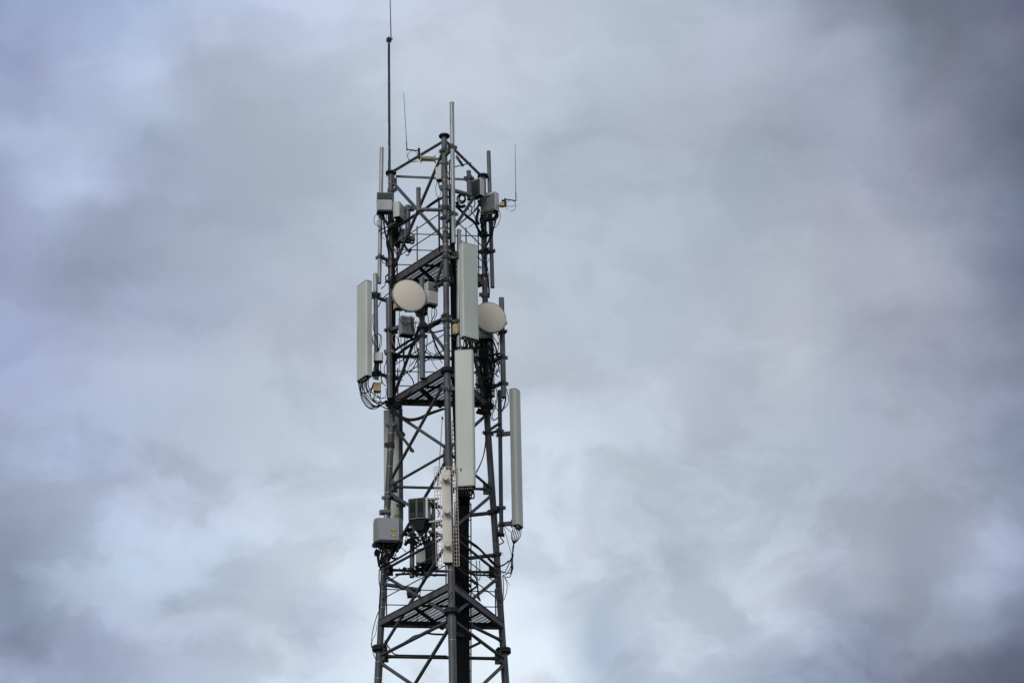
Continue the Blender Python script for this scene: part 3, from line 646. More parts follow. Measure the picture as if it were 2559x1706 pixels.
# ------------------------------------------------------------------ radio units and boxes
UG = 'radio units and boxes on the tower'
u_l1, k_l1 = unit('radio_unit', 'radio unit at the upper left, ribbed above a plain cover, on the left pipe', 2, 346, 1012, 1270, .08, .285, .15, 3, 'half', 'unit2', 6, UG, mount=legp('L', 29), fin='darkfins')
u_l2, k_l2 = unit('radio_unit', 'plain pale grey box seen on its corner, just right of the ribbed upper left unit', 2, 588, 1175, 1385, .02, .27, .115, 66, 'plain', 'unit', 4, UG)
u_m, k_m = unit('radio_unit', 'small pale grey unit clamped to the left of the front leg near the top', 2, 1098, 650, 830, YM+.02, .115, .10, -20, 'plain', 'unit', 3, UG)
u_r1, k_r1 = unit('radio_unit', 'dark ribbed radio unit with pale narrow side, under the right head beam', 2, 1618, 825, 1060, .16, .21, .13, -38, 'fins', 'unit', 5, UG, fin='darkfins')
u_r2, k_r2 = unit('radio_unit', 'ribbed grey radio unit with four dark slots, at the upper right beside the tan box', 2, 1805, 1020, 1275, .30, .275, .13, -32, 'fins', 'unit', 6, UG, mount=legp('R', 28.5))
X, Yd = frame(-32); ob = Vector(u_r2['_o'])
for i in range(4): MB().box(ob+Z*.285-Yd*.026+X*(-.03+.022*i), X, Yd, Z, .012, .01, .022).build('slot', M['black'], u_r2)
u_d, k_d = unit('radio_unit', 'pale grey unit with ribbed upper half, right of the left dish on the same pipe', 4, 1056, 235, 525, -.72, .205, .13, 30, 'half', 'unit', 6, UG, mount=PT(pole_d1))
u_b, k_b = unit('radio_unit', 'mid grey unit with ribbed top and two lower covers, hanging below the left dish', 4, 728, 680, 915, -.26, .25, .15, 20, 'split', 'unit2', 7, UG, mount=PT(pole_l))
u_r3, k_r3 = unit('radio_unit', 'grey unit below the right dish, mostly hidden behind the front panel antenna', 4, 1738, 560, 965, .34, .26, .16, 0, 'plain', 'unit2', 7, UG)
root, k_w = unit('junction_box', 'small pale grey box on the far left galvanised pipe, above the tan box', 4, 338, 1152, 1262, .06, .16, .09, -4, 'plain', 'unit', 4, UG, cat='box')
root, k_t1 = unit('filter_box', 'small tan box hanging below the pale box on the far left pipe', 5, 330, 392, 502, .05, .13, .07, 6, 'none', 'tan', 3, UG, cat='box')
root, k_t2 = unit('filter_box', 'small tan box on the pipe at the left edge of the upper front panel antenna', 4, 1342, 775, 905, YM-.03, .10, .09, -25, 'none', 'tan', 2, UG, cat='box')
root, _ = unit('filter_box', 'tan box peeping out from behind the left dish at its lower left', 4, 622, 500, 575, -.60, .16, .10, 25, 'none', 'tan', 2, UG, cat='box')
# warning cabinet at the lower left
def cabinet():
    g_, Y = 6, -.02; X, Yd = frame(7)
    b = P(g_, 484, 1203, Y); b = Vector((b.x, Y, b.z)); H = P(g_, 475, 905, Y).z-b.z; W, D = .495, .26; o = b+Yd*(D/2)
    root = thing('equipment_cabinet', b, 'large grey cabinet with two yellow warning triangles, on the left leg at the lower left', 'cabinet', UG)
    prof = [(-W/2, -D/2+.07), (-W/2+.055, -D/2), (W/2-.085, -D/2), (W/2, -D/2+.07), (W/2, D/2), (-W/2, D/2)]
    MB().prism(prof, o, X, Yd, Z, 0, H).build('housing', M['cabside'], root, .006)
    MB().prism([(-.188, 0), (.165, 0), (.165, .012), (-.188, .012)], o+X*.005-Yd*(D/2+.011), X, Yd, Z, .014, H-.012).build('front_cover', M['cabinet'], root, .003)
    MB().prism(prof, o, X, Yd, Z, -.03, .002, .94).build('base_plate', M['dark'], root)
    for (x, y) in ((-.15, .03), (.14, .03), (-.15, H-.03), (.14, H-.03)): MB().cyl(o+X*x-Yd*(D/2+.018)+Z*y, o+X*x-Yd*(D/2)+Z*y, .006, None, 8).build('screw', M['conn'], root)
    for i, (x, y) in enumerate(((540, 1060), (543, 1132))):
        c = P(g_, x, y, Y); w = c-o; c = o+X*w.dot(X)-Yd*(D/2+.0145)+Z*w.z
        warning(c, X, Yd, .045, 'bolt' if i else 'waves', root)
    return root, o, X, Yd, W, D
def warning(c, X, Yd, s, kind, parent):            # triangle: black border, yellow field, black symbol
    tri = lambda k: [(-s*k, -s*.62*k), (s*k, -s*.62*k), (0, s*1.1*k)]
    flat = lambda pr, z0, z1, m, nm, par: MB().prism(pr, c, X, Z, -Yd, z0, z1).build(nm, M[m], par)
    root = flat(tri(1.0), 0, .002, 'ink', 'warning_sign', parent)
    flat(tri(.80), .002, .0032, 'sign', 'sign_face', root)
    if kind == 'bolt':
        flat([(.004, s*.52), (-.011, s*.02), (.0, s*.02), (-.006, -s*.42), (.011, s*.14), (.001, s*.14), (.009, s*.52)][::-1], .0032, .0042, 'ink', 'sign_symbol', root)
    else:
        mb = MB(); n = 12; mb.prism([(.008*math.cos(2*math.pi*i/n), .008*math.sin(2*math.pi*i/n)-.002) for i in range(n)], c, X, Z, -Yd, .0032, .0042)
        for sgn in (-1, 1):
            for R in (.015, .023):
                a = [math.radians((0 if sgn > 0 else 180)+t) for t in (-42, -14, 14, 42)]
                for a0, a1 in zip(a, a[1:]):
                    mb.prism([(R*math.cos(a0), R*math.sin(a0)-.002), ((R+.004)*math.cos(a0), (R+.004)*math.sin(a0)-.002), ((R+.004)*math.cos(a1), (R+.004)*math.sin(a1)-.002), (R*math.cos(a1), R*math.sin(a1)-.002)], c, X, Z, -Yd, .0032, .0042)
        mb.build('sign_symbol', M['ink'], root)
cab, co, cX, cY, cW, cD = cabinet()
X, Yd = frame(170); c0 = Vector(pe['_o'])+Yd*.1325; dr = ray(*px(6, 580, 872)); c = EYEP + dr*((c0-EYEP).dot(Yd)/dr.dot(Yd))
warning(c, -X, -Yd, .040, 'waves', pe)
pole_cab = pole('mast_pipe', 'short grey pipe with faded yellow cap rising from the warning cabinet', 6, (445, 765), 7, (425, 30), .14, 11.5, 'galv', 'ochre', group=GP, hollow=False)
c = P(6, 442, 838, .14); c = Vector((PT(pole_cab).x, .14, c.z)); mb = MB(); pipe_clamp(mb, c, .042, Vector((0, 1, 0)), .12); mb.box(c-Vector((0, .07, 0)), Vector((1, 0, 0)), Vector((0, 1, 0)), Z, .15, .02, .055); mb.build('bracket', M['pipe'], pole_cab)
c = P(6, 430, 1275, .14); c = Vector((PT(pole_cab).x, .14, c.z)); mb = MB(); pipe_clamp(mb, c, .042, Vector((.5, 1, 0)), .16); mb.bar(c, c+Vector((-.22, -.05, 0)), .05, .06); mb.bar(c, c+Vector((.22, .1, -.05)), .05, .05); mb.build('bracket', M['dark'], pole_cab)

# two glazed modules in the middle, with their frame
gx, gy = frame(-14); gb = P(6, 845, 918, -.84); gb = Vector((gb.x, -.84, gb.z)); gH = P(6, 845, 648, -.84).z-gb.z
glass = thing('radio_cabinet', gb, 'twin dark-fronted radio cabinet with pale frames, left of the cream array', 'cabinet', UG); go = gb+gy*.11
MB().box(go+Z*(gH/2), gx, gy, Z, .30, .21, gH).build('housing', M['dark'], glass, .004)
for s in (-.072, .068):
    c = go-gy*.108+gx*s+Z*(gH/2); fr = MB()
    for q in (-1, 1): fr.box(c+gx*(q*.061), gx, gy, Z, .010, .018, gH); fr.box(c+Z*(q*(gH/2-.008)), gx, gy, Z, .112, .018, .016)
    fo = fr.build('door_frame', M['pipe'], glass); MB().box(c, gx, gy, Z, .113, .008, gH-.03).build('door', M['glass'], glass)
    for zz in (.16, -.12): MB().cyl(c-gy*.006+Z*zz*.9, c-gy*.0045+Z*zz*.9, .045, None, 24).build('fan', M['dark'], glass)
MB().box(go+gx*.165+Z*(gH/2), gx, gy, Z, .05, .20, gH+.01).build('side_frame', M['galv'], glass, .004)
MB().box(go+gx*.26-gy*.02+Z*(gH-.01), gx, gy, Z, .20, .06, .03).build('top_rail', M['unit2'], glass)
MB().box(go+gx*.30+Z*(-.04), gx, gy, Z, .24, .05, .03).build('bottom_rail', M['unit2'], glass)
hd = [(-.15, -.10), (.15, -.10), (.22, .10), (-.12, .10)]
hm = MB(); n4 = 4; vs = [go+gx*a_+gy*b_-Z*.005 for a_, b_ in hd]+[go+gx*(a_*.45+.03)+gy*(b_*.8)-Z*.20 for a_, b_ in hd]
hm.add(vs, [(3, 2, 1, 0)[::-1], (4, 5, 6, 7)[::-1]]+[(i, (i+1) % 4, 4+(i+1) % 4, 4+i) for i in range(4)]); hm.build('cable_hood', M['black'], glass)
gp = pole('mast_pipe', 'dark pipe standing right of the twin dark-fronted radio cabinet', 6, (1062, 670), 6, (1065, 1500), -.05, 10, 'steel', group=GP)
for i, (x, y) in enumerate(((1030, 722), (1035, 1092))):
    a = P(6, x-18, y-4, -.75); b = P(6, x+150, y+50, -.45)
    t_ = thing('stand_off_pipe', a, ('upper' if i == 0 else 'lower')+' short pipe arm with faded yellow end beside the cream array', 'pipe', 'short pipe arms with yellow ends')
    MB().tube([a, b], .030, 14).build('tube', M['pipe'], t_); d = (b-a).normalized(); MB().cyl(a-d*.004, a+d*.06, .0335, None, 14).build('end_cap', M['ochre'], t_)
    mb = MB(); pipe_clamp(mb, P(6, x+40, y+25, -.62), .045, Vector((1, 0, 0)), .05); mb.build('bracket', M['dark'], t_)
a = P(6, 765, 1130, -.1); b = P(6, 660, 1115, .25); t_ = thing('stand_off_pipe', a, 'short pipe arm with faded yellow end right of the warning cabinet', 'pipe', 'short pipe arms with yellow ends')
MB().tube([a, b], .032, 14).build('tube', M['steel'], t_); MB().cyl(a, a+(b-a).normalized()*.05, .036, None, 14).build('end_cap', M['ochre'], t_)
# lower pair of boxes
u_x, k_x = unit('radio_unit', 'grey unit below the twin cabinet, next to a black box', 6, 897, 1300, 1495, -.05, .17, .14, -6, 'plain', 'unit2', 5, UG)
u_y, k_y = unit('radio_unit', 'matt black box below the twin cabinet and behind the cream array', 6, 1025, 1195, 1500, .0, .20, .20, -6, 'plain', 'dark', 4, UG)
pl_x = pole('mast_pipe', 'grey pipe carrying the lower grey unit between the legs', 6, (790, 960), 7, (765, 215), .12, 12, 'pipe', group=GP)
root = thing('stand_off_pipe', P(7, 440, 305, .35), 'thick grey pipe arm running inward from the left leg above the lowest platform', 'pipe', 'mounting arms near the lowest platform')
MB().tube([P(7, 420, 305, .33), P(7, 870, 375, -.02)], .034, 16).build('tube', M['steel'], root); mb = MB(); pipe_clamp(mb, P(7, 765, 400, .12), .05, Vector((1, .4, 0)), .12); mb.box(P(7, 765, 430, .12), Vector((1, 0, 0)), Vector((0, 1, 0)), Z, .16, .12, .10); mb.build('bracket', M['dark'], root)
for i, (y0, y1, x0) in enumerate(((872, 838, 1530), (1432, 1392, 1530))):
    a, b = P(6, x0, y0, .2), P(6, 1850, y1, .6); t_ = thing('stand_off_pipe', a, ('upper' if i == 0 else 'lower')+' grey pipe arm running inward from the right leg, above the lowest platform', 'pipe', 'mounting arms near the lowest platform')
    MB().tube([a, b], .034, 14).build('tube', M['steel'], t_); l = leg_at('R', 1120+y1/5.2267); mb = MB(); pipe_clamp(mb, l, .058, Vector((1, .3, 0)), .08); mb.build('bracket', M['clamp'], t_)
# upper left pipe stub behind the units, with clamps
st = pole('mast_pipe', 'short dark pipe with bolted clamps behind the pale corner-on box at the upper left', 2, (668, 1200), 3, (668, 930), .1, 13.5, 'pipe', bands=(.42,), group=GP)
for f in (.90, .08): c = PT(st).lerp(Vector(st['_t']), f); mb = MB(); pipe_clamp(mb, c, .05, Vector((.4, 1, 0)), .12); mb.bar(c, c+Vector((-.15, .1, .05)), .07, .08); mb.build('bracket', M['clamp'], st)
u_s, k_s = unit('radio_unit', 'small grey unit tucked behind the left leg below the pale corner-on box', 3, 590, 735, 905, .26, .10, .10, 0, 'plain', 'unit2', 3, UG)
tag(MB().box(P(3, 745, 850, .15), Vector((1, 0, 0)), Vector((0, 1, 0)), Z, .06, .06, .10).build('plug_box', M['tan2'], None, .006), 'small brass-coloured plug box with a green wire beside the mid rail post, upper bay', 'box')

# ------------------------------------------------------------------ small whip antennas on brackets
def small_whip(name_l, top, foot, elbow, hub, Y, arm_z, loop, group='thin whip antennas'):
    f = P(2, *foot, Y); t = P(2 if len(top) == 2 else top[2], top[0], top[1], Y)
    root = thing('whip_antenna', f, name_l, 'antenna', group)
    MB().tube([f, f+(t-f)*.35, t], [.0075, .006, .0045], 8).build('rod', M['whip'], root)
    MB().tube([f-Z*.03, f+(t-f)*.12], .009, 8).build('ferrule', M['dark'], root)
    MB().tube([P(2, *elbow, Y), P(2, *hub, Y)], .011, 8).build('arm', M['dark'], root)
    for ctr, rx, ry, a0, a1 in loop:
        pts = [P(2, ctr[0]+rx*math.cos(math.radians(a)), ctr[1]-ry*math.sin(math.radians(a)), Y-.02) for a in range(a0, a1+1, 15)]
        MB().tube(pts, .0045, 6).build('cable_loop', M['black'], root)
    return root
w1 = small_whip('thin whip antenna leaning above the sloping left head beam, beside a brass housing', (673, 1210, 1), (655, 410), (645, 412), (820, 432), -.55, 0, [((735, 510), 68, 80, -20, 330), ((760, 470), 105, 120, 170, 320)])
mb = MB(); c = P(2, 823, 480, -.55); mb.cyl(c-Z*.09, c+Z*.12, .022, None, 12); mb.build('post', M['dark'], w1)
hb = thing('amplifier_housing', P(2, 945, 570, -.55), 'brass-coloured horizontal housing left of the front leg below the head frame', 'housing')
a, b = P(2, 850, 542, -.55), P(2, 1050, 548, -.55); MB().cyl(a, b, .036, None, 16).build('barrel', M['tan2'], hb)
for e in (a, b): MB().box(e, Vector((1, 0, 0)), Vector((0, 1, 0)), Z, .022, .10, .115).build('flange', M['tan2'], hb)
for q in (-.045, .045): MB().cyl(a+Z*q, b+Z*q, .007, None, 8).build('tie_rod', M['tan'], hb)
MB().tube([b, P(2, 1170, 535, YM+.02)], .02, 10).build('arm', M['pipe'], hb)
w2 = small_whip('thin upright whip antenna at the upper right, above a small cable loop', (2168, 345), (2180, 1105), (2188, 1132), (2035, 1108), .25, 0, [((2110, 1200), 68, 78, -100, 230), ((2105, 1165), 75, 45, 180, 330)])
mb = MB(); c = P(2, 2030, 1150, .25); mb.cyl(c-Z*.07, c+Z*.07, .02, None, 12); mb.box(c+Z*.03-Vector((.035, 0, 0)), Vector((1, 0, 0)), Vector((0, 1, 0)), Z, .06, .03, .03); mb.build('post', M['dark'], w2)
bx = thing('filter_box', P(2, 1990, 1220, .25), 'small tan box between the ribbed upper right unit and the right whip antenna', 'box', UG)
MB().box(P(2, 1985, 1186, .25), Vector((1, 0, 0)), Vector((0, 1, 0)), Z, .085, .08, .075).build('housing', M['tan'], bx, .005); MB().tube([P(2, 1900, 1190, .42), P(2, 2035, 1205, .25)], .018, 8).build('arm', M['dark'], bx)
rod = thing('whip_antenna', P(6, 1118, 480, -.35), 'thin rod antenna with dark tip, left of the front leg below the middle platform', 'antenna', 'thin whip antennas')
a, b = P(5, 1178, 862, -.35), P(6, 1115, 560, -.35); MB().tube([b, a], [.008, .0055], 8).build('rod', M['whip'], rod); MB().tube([a-Z*.02, a+Z*.02, a+Z*.03], [.014, .016, .008], 10).build('tip', M['black'], rod)
yg = thing('yagi_antenna', P(2, 1410, 640, -.1), 'small dark comb-like antenna of crossed rods below the right head beam', 'antenna')
a, b = P(2, 1345, 500, -.2), P(2, 1445, 650, .0); MB().tube([a, b], .010, 8).build('boom', M['steel'], yg)
for f in (.1, .45, .8): c = a.lerp(b, f); MB().tube([c-Z*.06, c+Z*.06], .005, 6).build('element', M['steel'], yg)

# ------------------------------------------------------------------ cream dipole array in its wire reflector
AY = -1.24
ab = P(6, 1250, 1492, AY); at_ = P(6, 1222, 285, AY); ab = Vector((ab.x, AY, ab.z)); aH = at_.z-ab.z; ax = Vector((at_.x-ab.x, 0, aH)).normalized(); X, Yd = Vector((1, .05, 0)).normalized(), Vector((-.05, 1, 0)).normalized()
arr = thing('dipole_array', ab, 'cream upright antenna bar with three round cups in a wire cage, on the front leg', 'antenna')
MB().prism(rrect(.158, .05, .01), ab, X, Yd, ax, 0, aH).build('spine', M['cream'], arr, .003)
MB().prism(rrect(.13, .04, .01), ab, X, Yd, ax, -.02, .002).build('end_cap', M['black'], arr)
for i, (x, y) in enumerate(((1222, 372), (1238, 808), (1246, 1242))):
    c = P(6, x, y, AY-.13); mb = MB()
    mb.tube([c+Yd*.11, c+Yd*.03, c, c-Yd*.008], [.05, .055, .055, .048], 28); cup = mb.build('cup', M['cream'], arr)
    for sg in (-1, 1): MB().box(c+Yd*.085-ax*.045+X*(sg*.074), X, Yd, ax, .012, .03, .05).build('bracket_tab', M['cream'], arr, .003)
    for a in (42, 138, 222, 318):
        d = X*math.cos(math.radians(a))+Z*math.sin(math.radians(a)); MB().tube([c+Yd*.05+d*.04, c+Yd*.03+d*.135], .005, 6).build('dipole_rod', M['cream'], arr)
cg = MB(); cY0 = AY+.06
def cgp(u, v, y): # u across, v height
    return ab + Vector((u, y-AY, 0)) + ax*v
v0, v1 = -.03, aH+.085
for u in (-.192, -.147, -.102): cg.tube([cgp(u, v0, cY0+.04*(u < -.19)), cgp(u, v1, cY0+.04*(u < -.19))], .0052, 5)
for u in (.108, .150, .190): cg.tube([cgp(u, v0, cY0), cgp(u, v1, cY0)], .0058, 5)
k = 27
for i in range(k+1):
    v = v0+(v1-v0)*i/k; cg.tube([cgp(.085, v, cY0), cgp(.193, v, cY0)], .0056, 5); cg.tube([cgp(-.194, v+.02 if i < k else v, cY0), cgp(-.085, v+.02 if i < k else v, cY0)], .0048, 5)
for v in (v0, v1): cg.tube([cgp(-.194, v, cY0), cgp(.193, v, cY0)], .006, 5)
for u in (-.11, -.05, 0, .05): cg.tube([cgp(u, v1, cY0), cgp(u, v1-.10, cY0)], .004, 5)
cg.build('wire_reflector', M['wire'], arr)
for f in (.18, .82):
    c = ab+ax*(aH*f)+Yd*.03; l = legp('M', c.z); mb = MB(); pipe_clamp(mb, l, .06, Vector((0, 1, 0)), .05); mb.bar(c, l, .05, .05); mb.build('mount_bracket', M['clamp'], arr)

# ------------------------------------------------------------------ feeder run: ladder and thick vertical cables inside the tower
fr = thing('cable_ladder', Vector((.42, -.42, .2)), 'narrow dark cable ladder running up inside the tower behind the front leg', 'ladder')
fx, fy = Vector((math.cos(.35), math.sin(.35), 0)), Vector((-math.sin(.35), math.cos(.35), 0))
def fbase(py, Y=-.42): return P(7, 1425, (py-1400)*5.124, Y)
f0 = P(7, 1425, 1500, -.42); f1 = P(6, 1455, 700, -.42); f2 = P(4, 1335, 420, -.62)
fl = [Vector((f0.x+(f0.x-f1.x)*.0, -.42, .2)), Vector((f0.x, -.42, f0.z)), Vector((f1.x, -.42, f1.z))]
for s in (-.145, .145): MB().tube([p+fx*s+fy*.03 for p in fl], .012, 6).build('rail', M['dark'], fr)
zz = f1.z; zl0 = fl[2]
while zz > 12: c = Vector((f0.x+(f1.x-f0.x)*max(0, (zz-f0.z)/(f1.z-f0.z)), -.42, zz)); MB().bar(c-fx*.15+fy*.03, c+fx*.15+fy*.03, .02, .012).build('rung', M['dark'], fr); zz -= .30
for i in range(22):
    row, i = divmod(i, 11); o_ = -.118+.222*i/10+row*.011; r = .0128
    pts = [p+fx*o_+fy*(random.uniform(-.004, .004)+row*.026) for p in fl]
    if row: pass
    elif i < 6:                                     # half of them climb on, close behind the front leg
        e = P(5, 1318+i*5, 700-i*30, -.60); e2 = P(4, 1300+i*16, 900, -.66); e3 = P(3, 1262+i*9, 900-30*i, -.72); pts += [e, e2, e3]
    else:
        pts += [P(6, 1440+(i-6)*26, 560, -.55), P(6, 1420+(i-6)*36, 520, -.8)]
    tag(MB().tube(smooth_path(pts, 5), r, 8).build('feeder_cable', M['feeder']), 'thick black feeder cable in the dense vertical run right of the front leg', 'cable', 'feeder cables up the tower')
sl = thing('cable_ladder', P(5, 1322, 1450, -.7), 'slim black cable ladder with open rungs, right of the front leg below the middle platform', 'ladder')
for x in (1306, 1334): MB().tube([P(6, x+8, 480, -.72), P(5, x, 900, -.72)], .006, 6).build('rail', M['black'], sl)
for i in range(15):
    f = i/14; a = P(6, 1314, 480, -.72).lerp(P(5, 1306, 900, -.72), f); b = P(6, 1342, 480, -.72).lerp(P(5, 1334, 900, -.72), f); MB().tube([a, b], .008, 6).build('rung', M['black'], sl)
for y, xw in ((7, 0),):
    br = thing('cable_bracket', P(7, 1560, 1080, -.3), 'flat dark steel bracket sticking out right of the feeder cables under the lowest platform', 'bracket')
    MB().bar(P(7, 1500, 1115, -.35), P(7, 1640, 1048, -.1), .04, .04).build('plate', M['dark'], br)
    MB().bar(P(7, 1330, 945, -.5), P(7, 1520, 990, -.3), .05, .07).build('saddle', M['dark'], br)

# ------------------------------------------------------------------ cables
G = 'thin black cables around the upper units'; L1 = 'black cable hanging under the upper left radio units'
for pts, Y, w in [([(235, 1310), (197, 1370), (200, 1440), (250, 1490), (310, 1512)], .1, 1.6), ([(265, 1295), (290, 1350), (330, 1420), (352, 1560)], .15, 2.2), ([(300, 1290), (312, 1370), (370, 1440), (410, 1520)], .15, 6),
                  ([(365, 1290), (368, 1400), (390, 1500)], .12, 2), ([(388, 1290), (395, 1390), (380, 1460)], .1, 2), ([(415, 1290), (428, 1380), (395, 1450), (400, 1540)], .1, 3.5), ([(262, 1568), (275, 1540), (300, 1528), (350, 1512), (400, 1480)], .05, 3),
                  ([(320, 1285), (345, 1400), (395, 1500), (420, 1600)], .2, 5), ([(470, 1400), (440, 1430), (430, 1520)], .15, 7), ([(520, 1400), (480, 1460), (470, 1560)], .12, 8), ([(560, 1400), (530, 1450), (520, 1580)], .12, 6), ([(600, 1400), (560, 1460), (500, 1500)], .1, 5),
                  ([(430, 1310), (445, 1380), (430, 1440), (460, 1500)], .05, 3), ([(500, 1440), (560, 1500), (570, 1560)], .1, 4), ([(230, 1310), (270, 1360), (300, 1390), (330, 1400), (390, 1480)], .05, 2.5), ([(300, 1600), (350, 1560), (420, 1540)], .1, 3)]:
    cable(2, pts, Y, w, L1, G)
for i, m_ in enumerate(('earth', 'redwire', 'green')): cable(2, [(380+20*i, 1500), (430+15*i, 1455), (500+10*i, 1440)], .04, 1.8, 'thin coloured wire among the cables under the upper left units', 'thin coloured wires', 'wire', m_)
LB = 'thick black cable sagging from the front leg to the left leg in the upper bay'
for o_, w in ((0, 5), (14, 4.5), (-10, 3.5)):
    cable(2, [(1235, 1075+o_*.4), (1145, 1090+o_*.6), (1080, 1120+o_), (1000, 1172+o_), (930, 1225+o_), (850, 1285+o_), (740, 1345+o_), (620, 1430+o_), (530, 1482+o_), (430, 1520+o_)], (YM+.08, .15), w, LB, 'thick cables between the legs')
LR = 'black cable hanging under the upper right radio units'
for pts, Y, w in [([(1530, 1110), (1542, 1180), (1570, 1240), (1545, 1330)], .1, 2), ([(1600, 1100), (1602, 1220), (1590, 1290)], .1, 2), ([(1640, 1100), (1660, 1160), (1620, 1240), (1560, 1310), (1500, 1350)], .05, 2.4), ([(1510, 1100), (1512, 1180), (1560, 1222), (1610, 1180), (1600, 1110)], .12, 2),
                  ([(1670, 1090), (1690, 1150), (1650, 1220), (1600, 1260)], .1, 3), ([(1905, 1285), (1925, 1340), (1880, 1392), (1800, 1402), (1740, 1425), (1700, 1460)], .35, 7), ([(1895, 1285), (1900, 1330), (1860, 1380), (1790, 1390)], .37, 6), ([(1790, 1300), (1800, 1420), (1832, 1520), (1845, 1620)], .3, 3), ([(1840, 1295), (1852, 1400), (1862, 1520), (1850, 1640)], .28, 3),
                  ([(1910, 1350), (1885, 1470), (1850, 1580), (1820, 1680)], .3, 3), ([(1940, 1272), (1965, 1330), (1950, 1420), (1905, 1490), (1850, 1515)], .25, 1.6), ([(1750, 1310), (1780, 1350), (1815, 1345), (1850, 1310)], .2, 2), ([(1660, 1250), (1640, 1330), (1625, 1390), (1660, 1460)], .35, 8), ([(1690, 1330), (1720, 1400), (1740, 1480), (1700, 1560)], .4, 6), ([(1720, 1330), (1680, 1400), (1730, 1520), (1760, 1560)], .4, 5), ([(1760, 1440), (1700, 1480), (1720, 1540)], .36, 7)]:
    cable(2, pts, Y, w, LR, G)
for pts, m_ in (([(1740, 1315), (1800, 1310), (1870, 1285)], 'earth'), ([(1735, 1480), (1750, 1550), (1790, 1570)], 'green')): cable(2, pts, .25, 2, 'thin coloured wire among the cables under the upper right units', 'thin coloured wires', 'wire', m_)
for i, R in enumerate((64, 54, 44, 36)):
    pts = [P(2, 1415+i*4+R*math.cos(a), 1105-i*3+R*1.05*math.sin(a), -.35+.02*i) for a in [2*math.pi*j/24 for j in range(25)]]
    tag(MB().tube(pts, .008, 6).build('cable', M['black']), 'black cable wound in a round coil right of the galvanised pipe near the top', 'cable', 'coiled cables')
cable(2, [(1350, 1150), (1370, 1195), (1420, 1215), (1470, 1195)], -.33, 8, 'black cable wound in a round coil right of the galvanised pipe near the top', 'coiled cables')
LX = 'thick black cable crossing from the front leg to the right leg in the upper bay'
for o_ in (0, 16): cable(2, [(1345, 1200+o_), (1400, 1250+o_), (1500, 1345+o_), (1600, 1425+o_), (1640, 1500+o_), (1690, 1580+o_)], (-.5, .45), 5, LX, 'thick cables between the legs')
cable(2, [(1330, 1495), (1390, 1450), (1450, 1402), (1560, 1312), (1650, 1222), (1690, 1110)], (-.8, .2), 3.6, LX, 'thick cables between the legs')
for pts in ([(1070, 870), (1058, 960), (1070, 1050), (1100, 1090)], [(1085, 870), (1105, 930), (1130, 990), (1120, 1050), (1080, 1100)], [(1110, 870), (1115, 950), (1140, 1000)], [(1095, 880), (1110, 960), (1135, 960)]): cable(2, pts, YM+.0, 1.5, 'thin black cable under the small unit on the front leg', 'thin cables on the front leg')
cable(2, [(1170, 620), (1220, 710), (1255, 800)], YM-.07, 1.5, 'thin black cable under the small unit on the front leg', 'thin cables on the front leg')
for x, w in ((1100, 4), (1108, 3)): cable(2, [(x, 1100), (x+2, 1400), (x+4, 1700), (x+10, 1840)], YM+.02, w, 'black cable running down beside the front leg', 'cables down the front leg')
for x, y0, y1, w in ((1252, 560, 1560, 4), (1262, 900, 1900, 5), (1272, 1150, 2200, 5)): cable(2, [(x, y0), (x-6, (y0+y1)/2), (x+6, y1)], YM+.05, w, 'black cable running down beside the front leg', 'cables down the front leg')
CL_ = 'black cable running down the left leg beside the upper platform'
for pts, Y, w in [([(330, 640), (352, 800), (400, 950), (440, 1060), (458, 1200), (445, 1400), (430, 1565)], .3, 5), ([(395, 560), (400, 700), (380, 860), (390, 960), (440, 1060), (470, 1200), (455, 1500)], .32, 5), ([(500, 640), (520, 800), (540, 900), (500, 980)], .3, 12), ([(460, 680), (480, 800), (500, 960), (560, 990)], .3, 10),
                  ([(550, 700), (560, 900), (545, 1020), (520, 1200)], .3, 3.5), ([(480, 1030), (515, 1120), (520, 1250), (480, 1380)], .3, 2.5), ([(570, 960), (590, 1020), (530, 1060), (520, 1180)], .3, 2), ([(300, 815), (300, 850), (350, 885)], .2, 1.3), ([(310, 1180), (318, 1210), (350, 1222)], .2, 2), ([(395, 1378), (360, 1420), (366, 1475)], .25, 2),
                  ([(350, 1480), (345, 1530), (300, 1568)], .2, 2), ([(375, 860), (372, 950), (395, 1060), (400, 1250), (400, 1500)], .38, 4), ([(640, 880), (690, 930), (740, 940), (760, 880)], .15, 5), ([(600, 920), (640, 1000), (690, 1060), (710, 1020)], .12, 6), ([(640, 1100), (665, 1110), (690, 1080)], .12, 3)]:
    cable(3, pts, Y, w, CL_, 'cables down the left leg')
CR_ = 'black cable running down the right leg behind the upper front panel antenna'
for pts, Y, w in [([(1840, 720), (1822, 830), (1790, 930), (1755, 1010), (1748, 1100), (1742, 1200), (1770, 1350), (1790, 1480), (1805, 1600), (1800, 1700)], .45, 5), ([(1660, 1040), (1712, 1085), (1735, 1170), (1770, 1240), (1792, 1330)], .4, 2.5), ([(1760, 1220), (1790, 1200), (1810, 1150)], .4, 1.5), ([(1640, 700), (1660, 800), (1690, 850)], .4, 5), ([(1740, 760), (1780, 800), (1770, 850), (1735, 870)], .45, 2.2),
                  ([(1610, 850), (1605, 960)], .2, 1.2), ([(1650, 1150), (1660, 1250), (1690, 1300)], .3, 2), ([(1700, 660), (1760, 740), (1750, 830)], .42, 4), ([(1850, 700), (1830, 830), (1770, 980), (1740, 1150)], .42, 3)]:
    cable(3, pts, Y, w, CR_, 'cables down the right leg')
cable(3, [(1800+12*math.cos(a*2.2), 1345+a*13) for a in range(13)], .4, 2, 'black cable spiralling down beside the right leg', 'cables down the right leg')
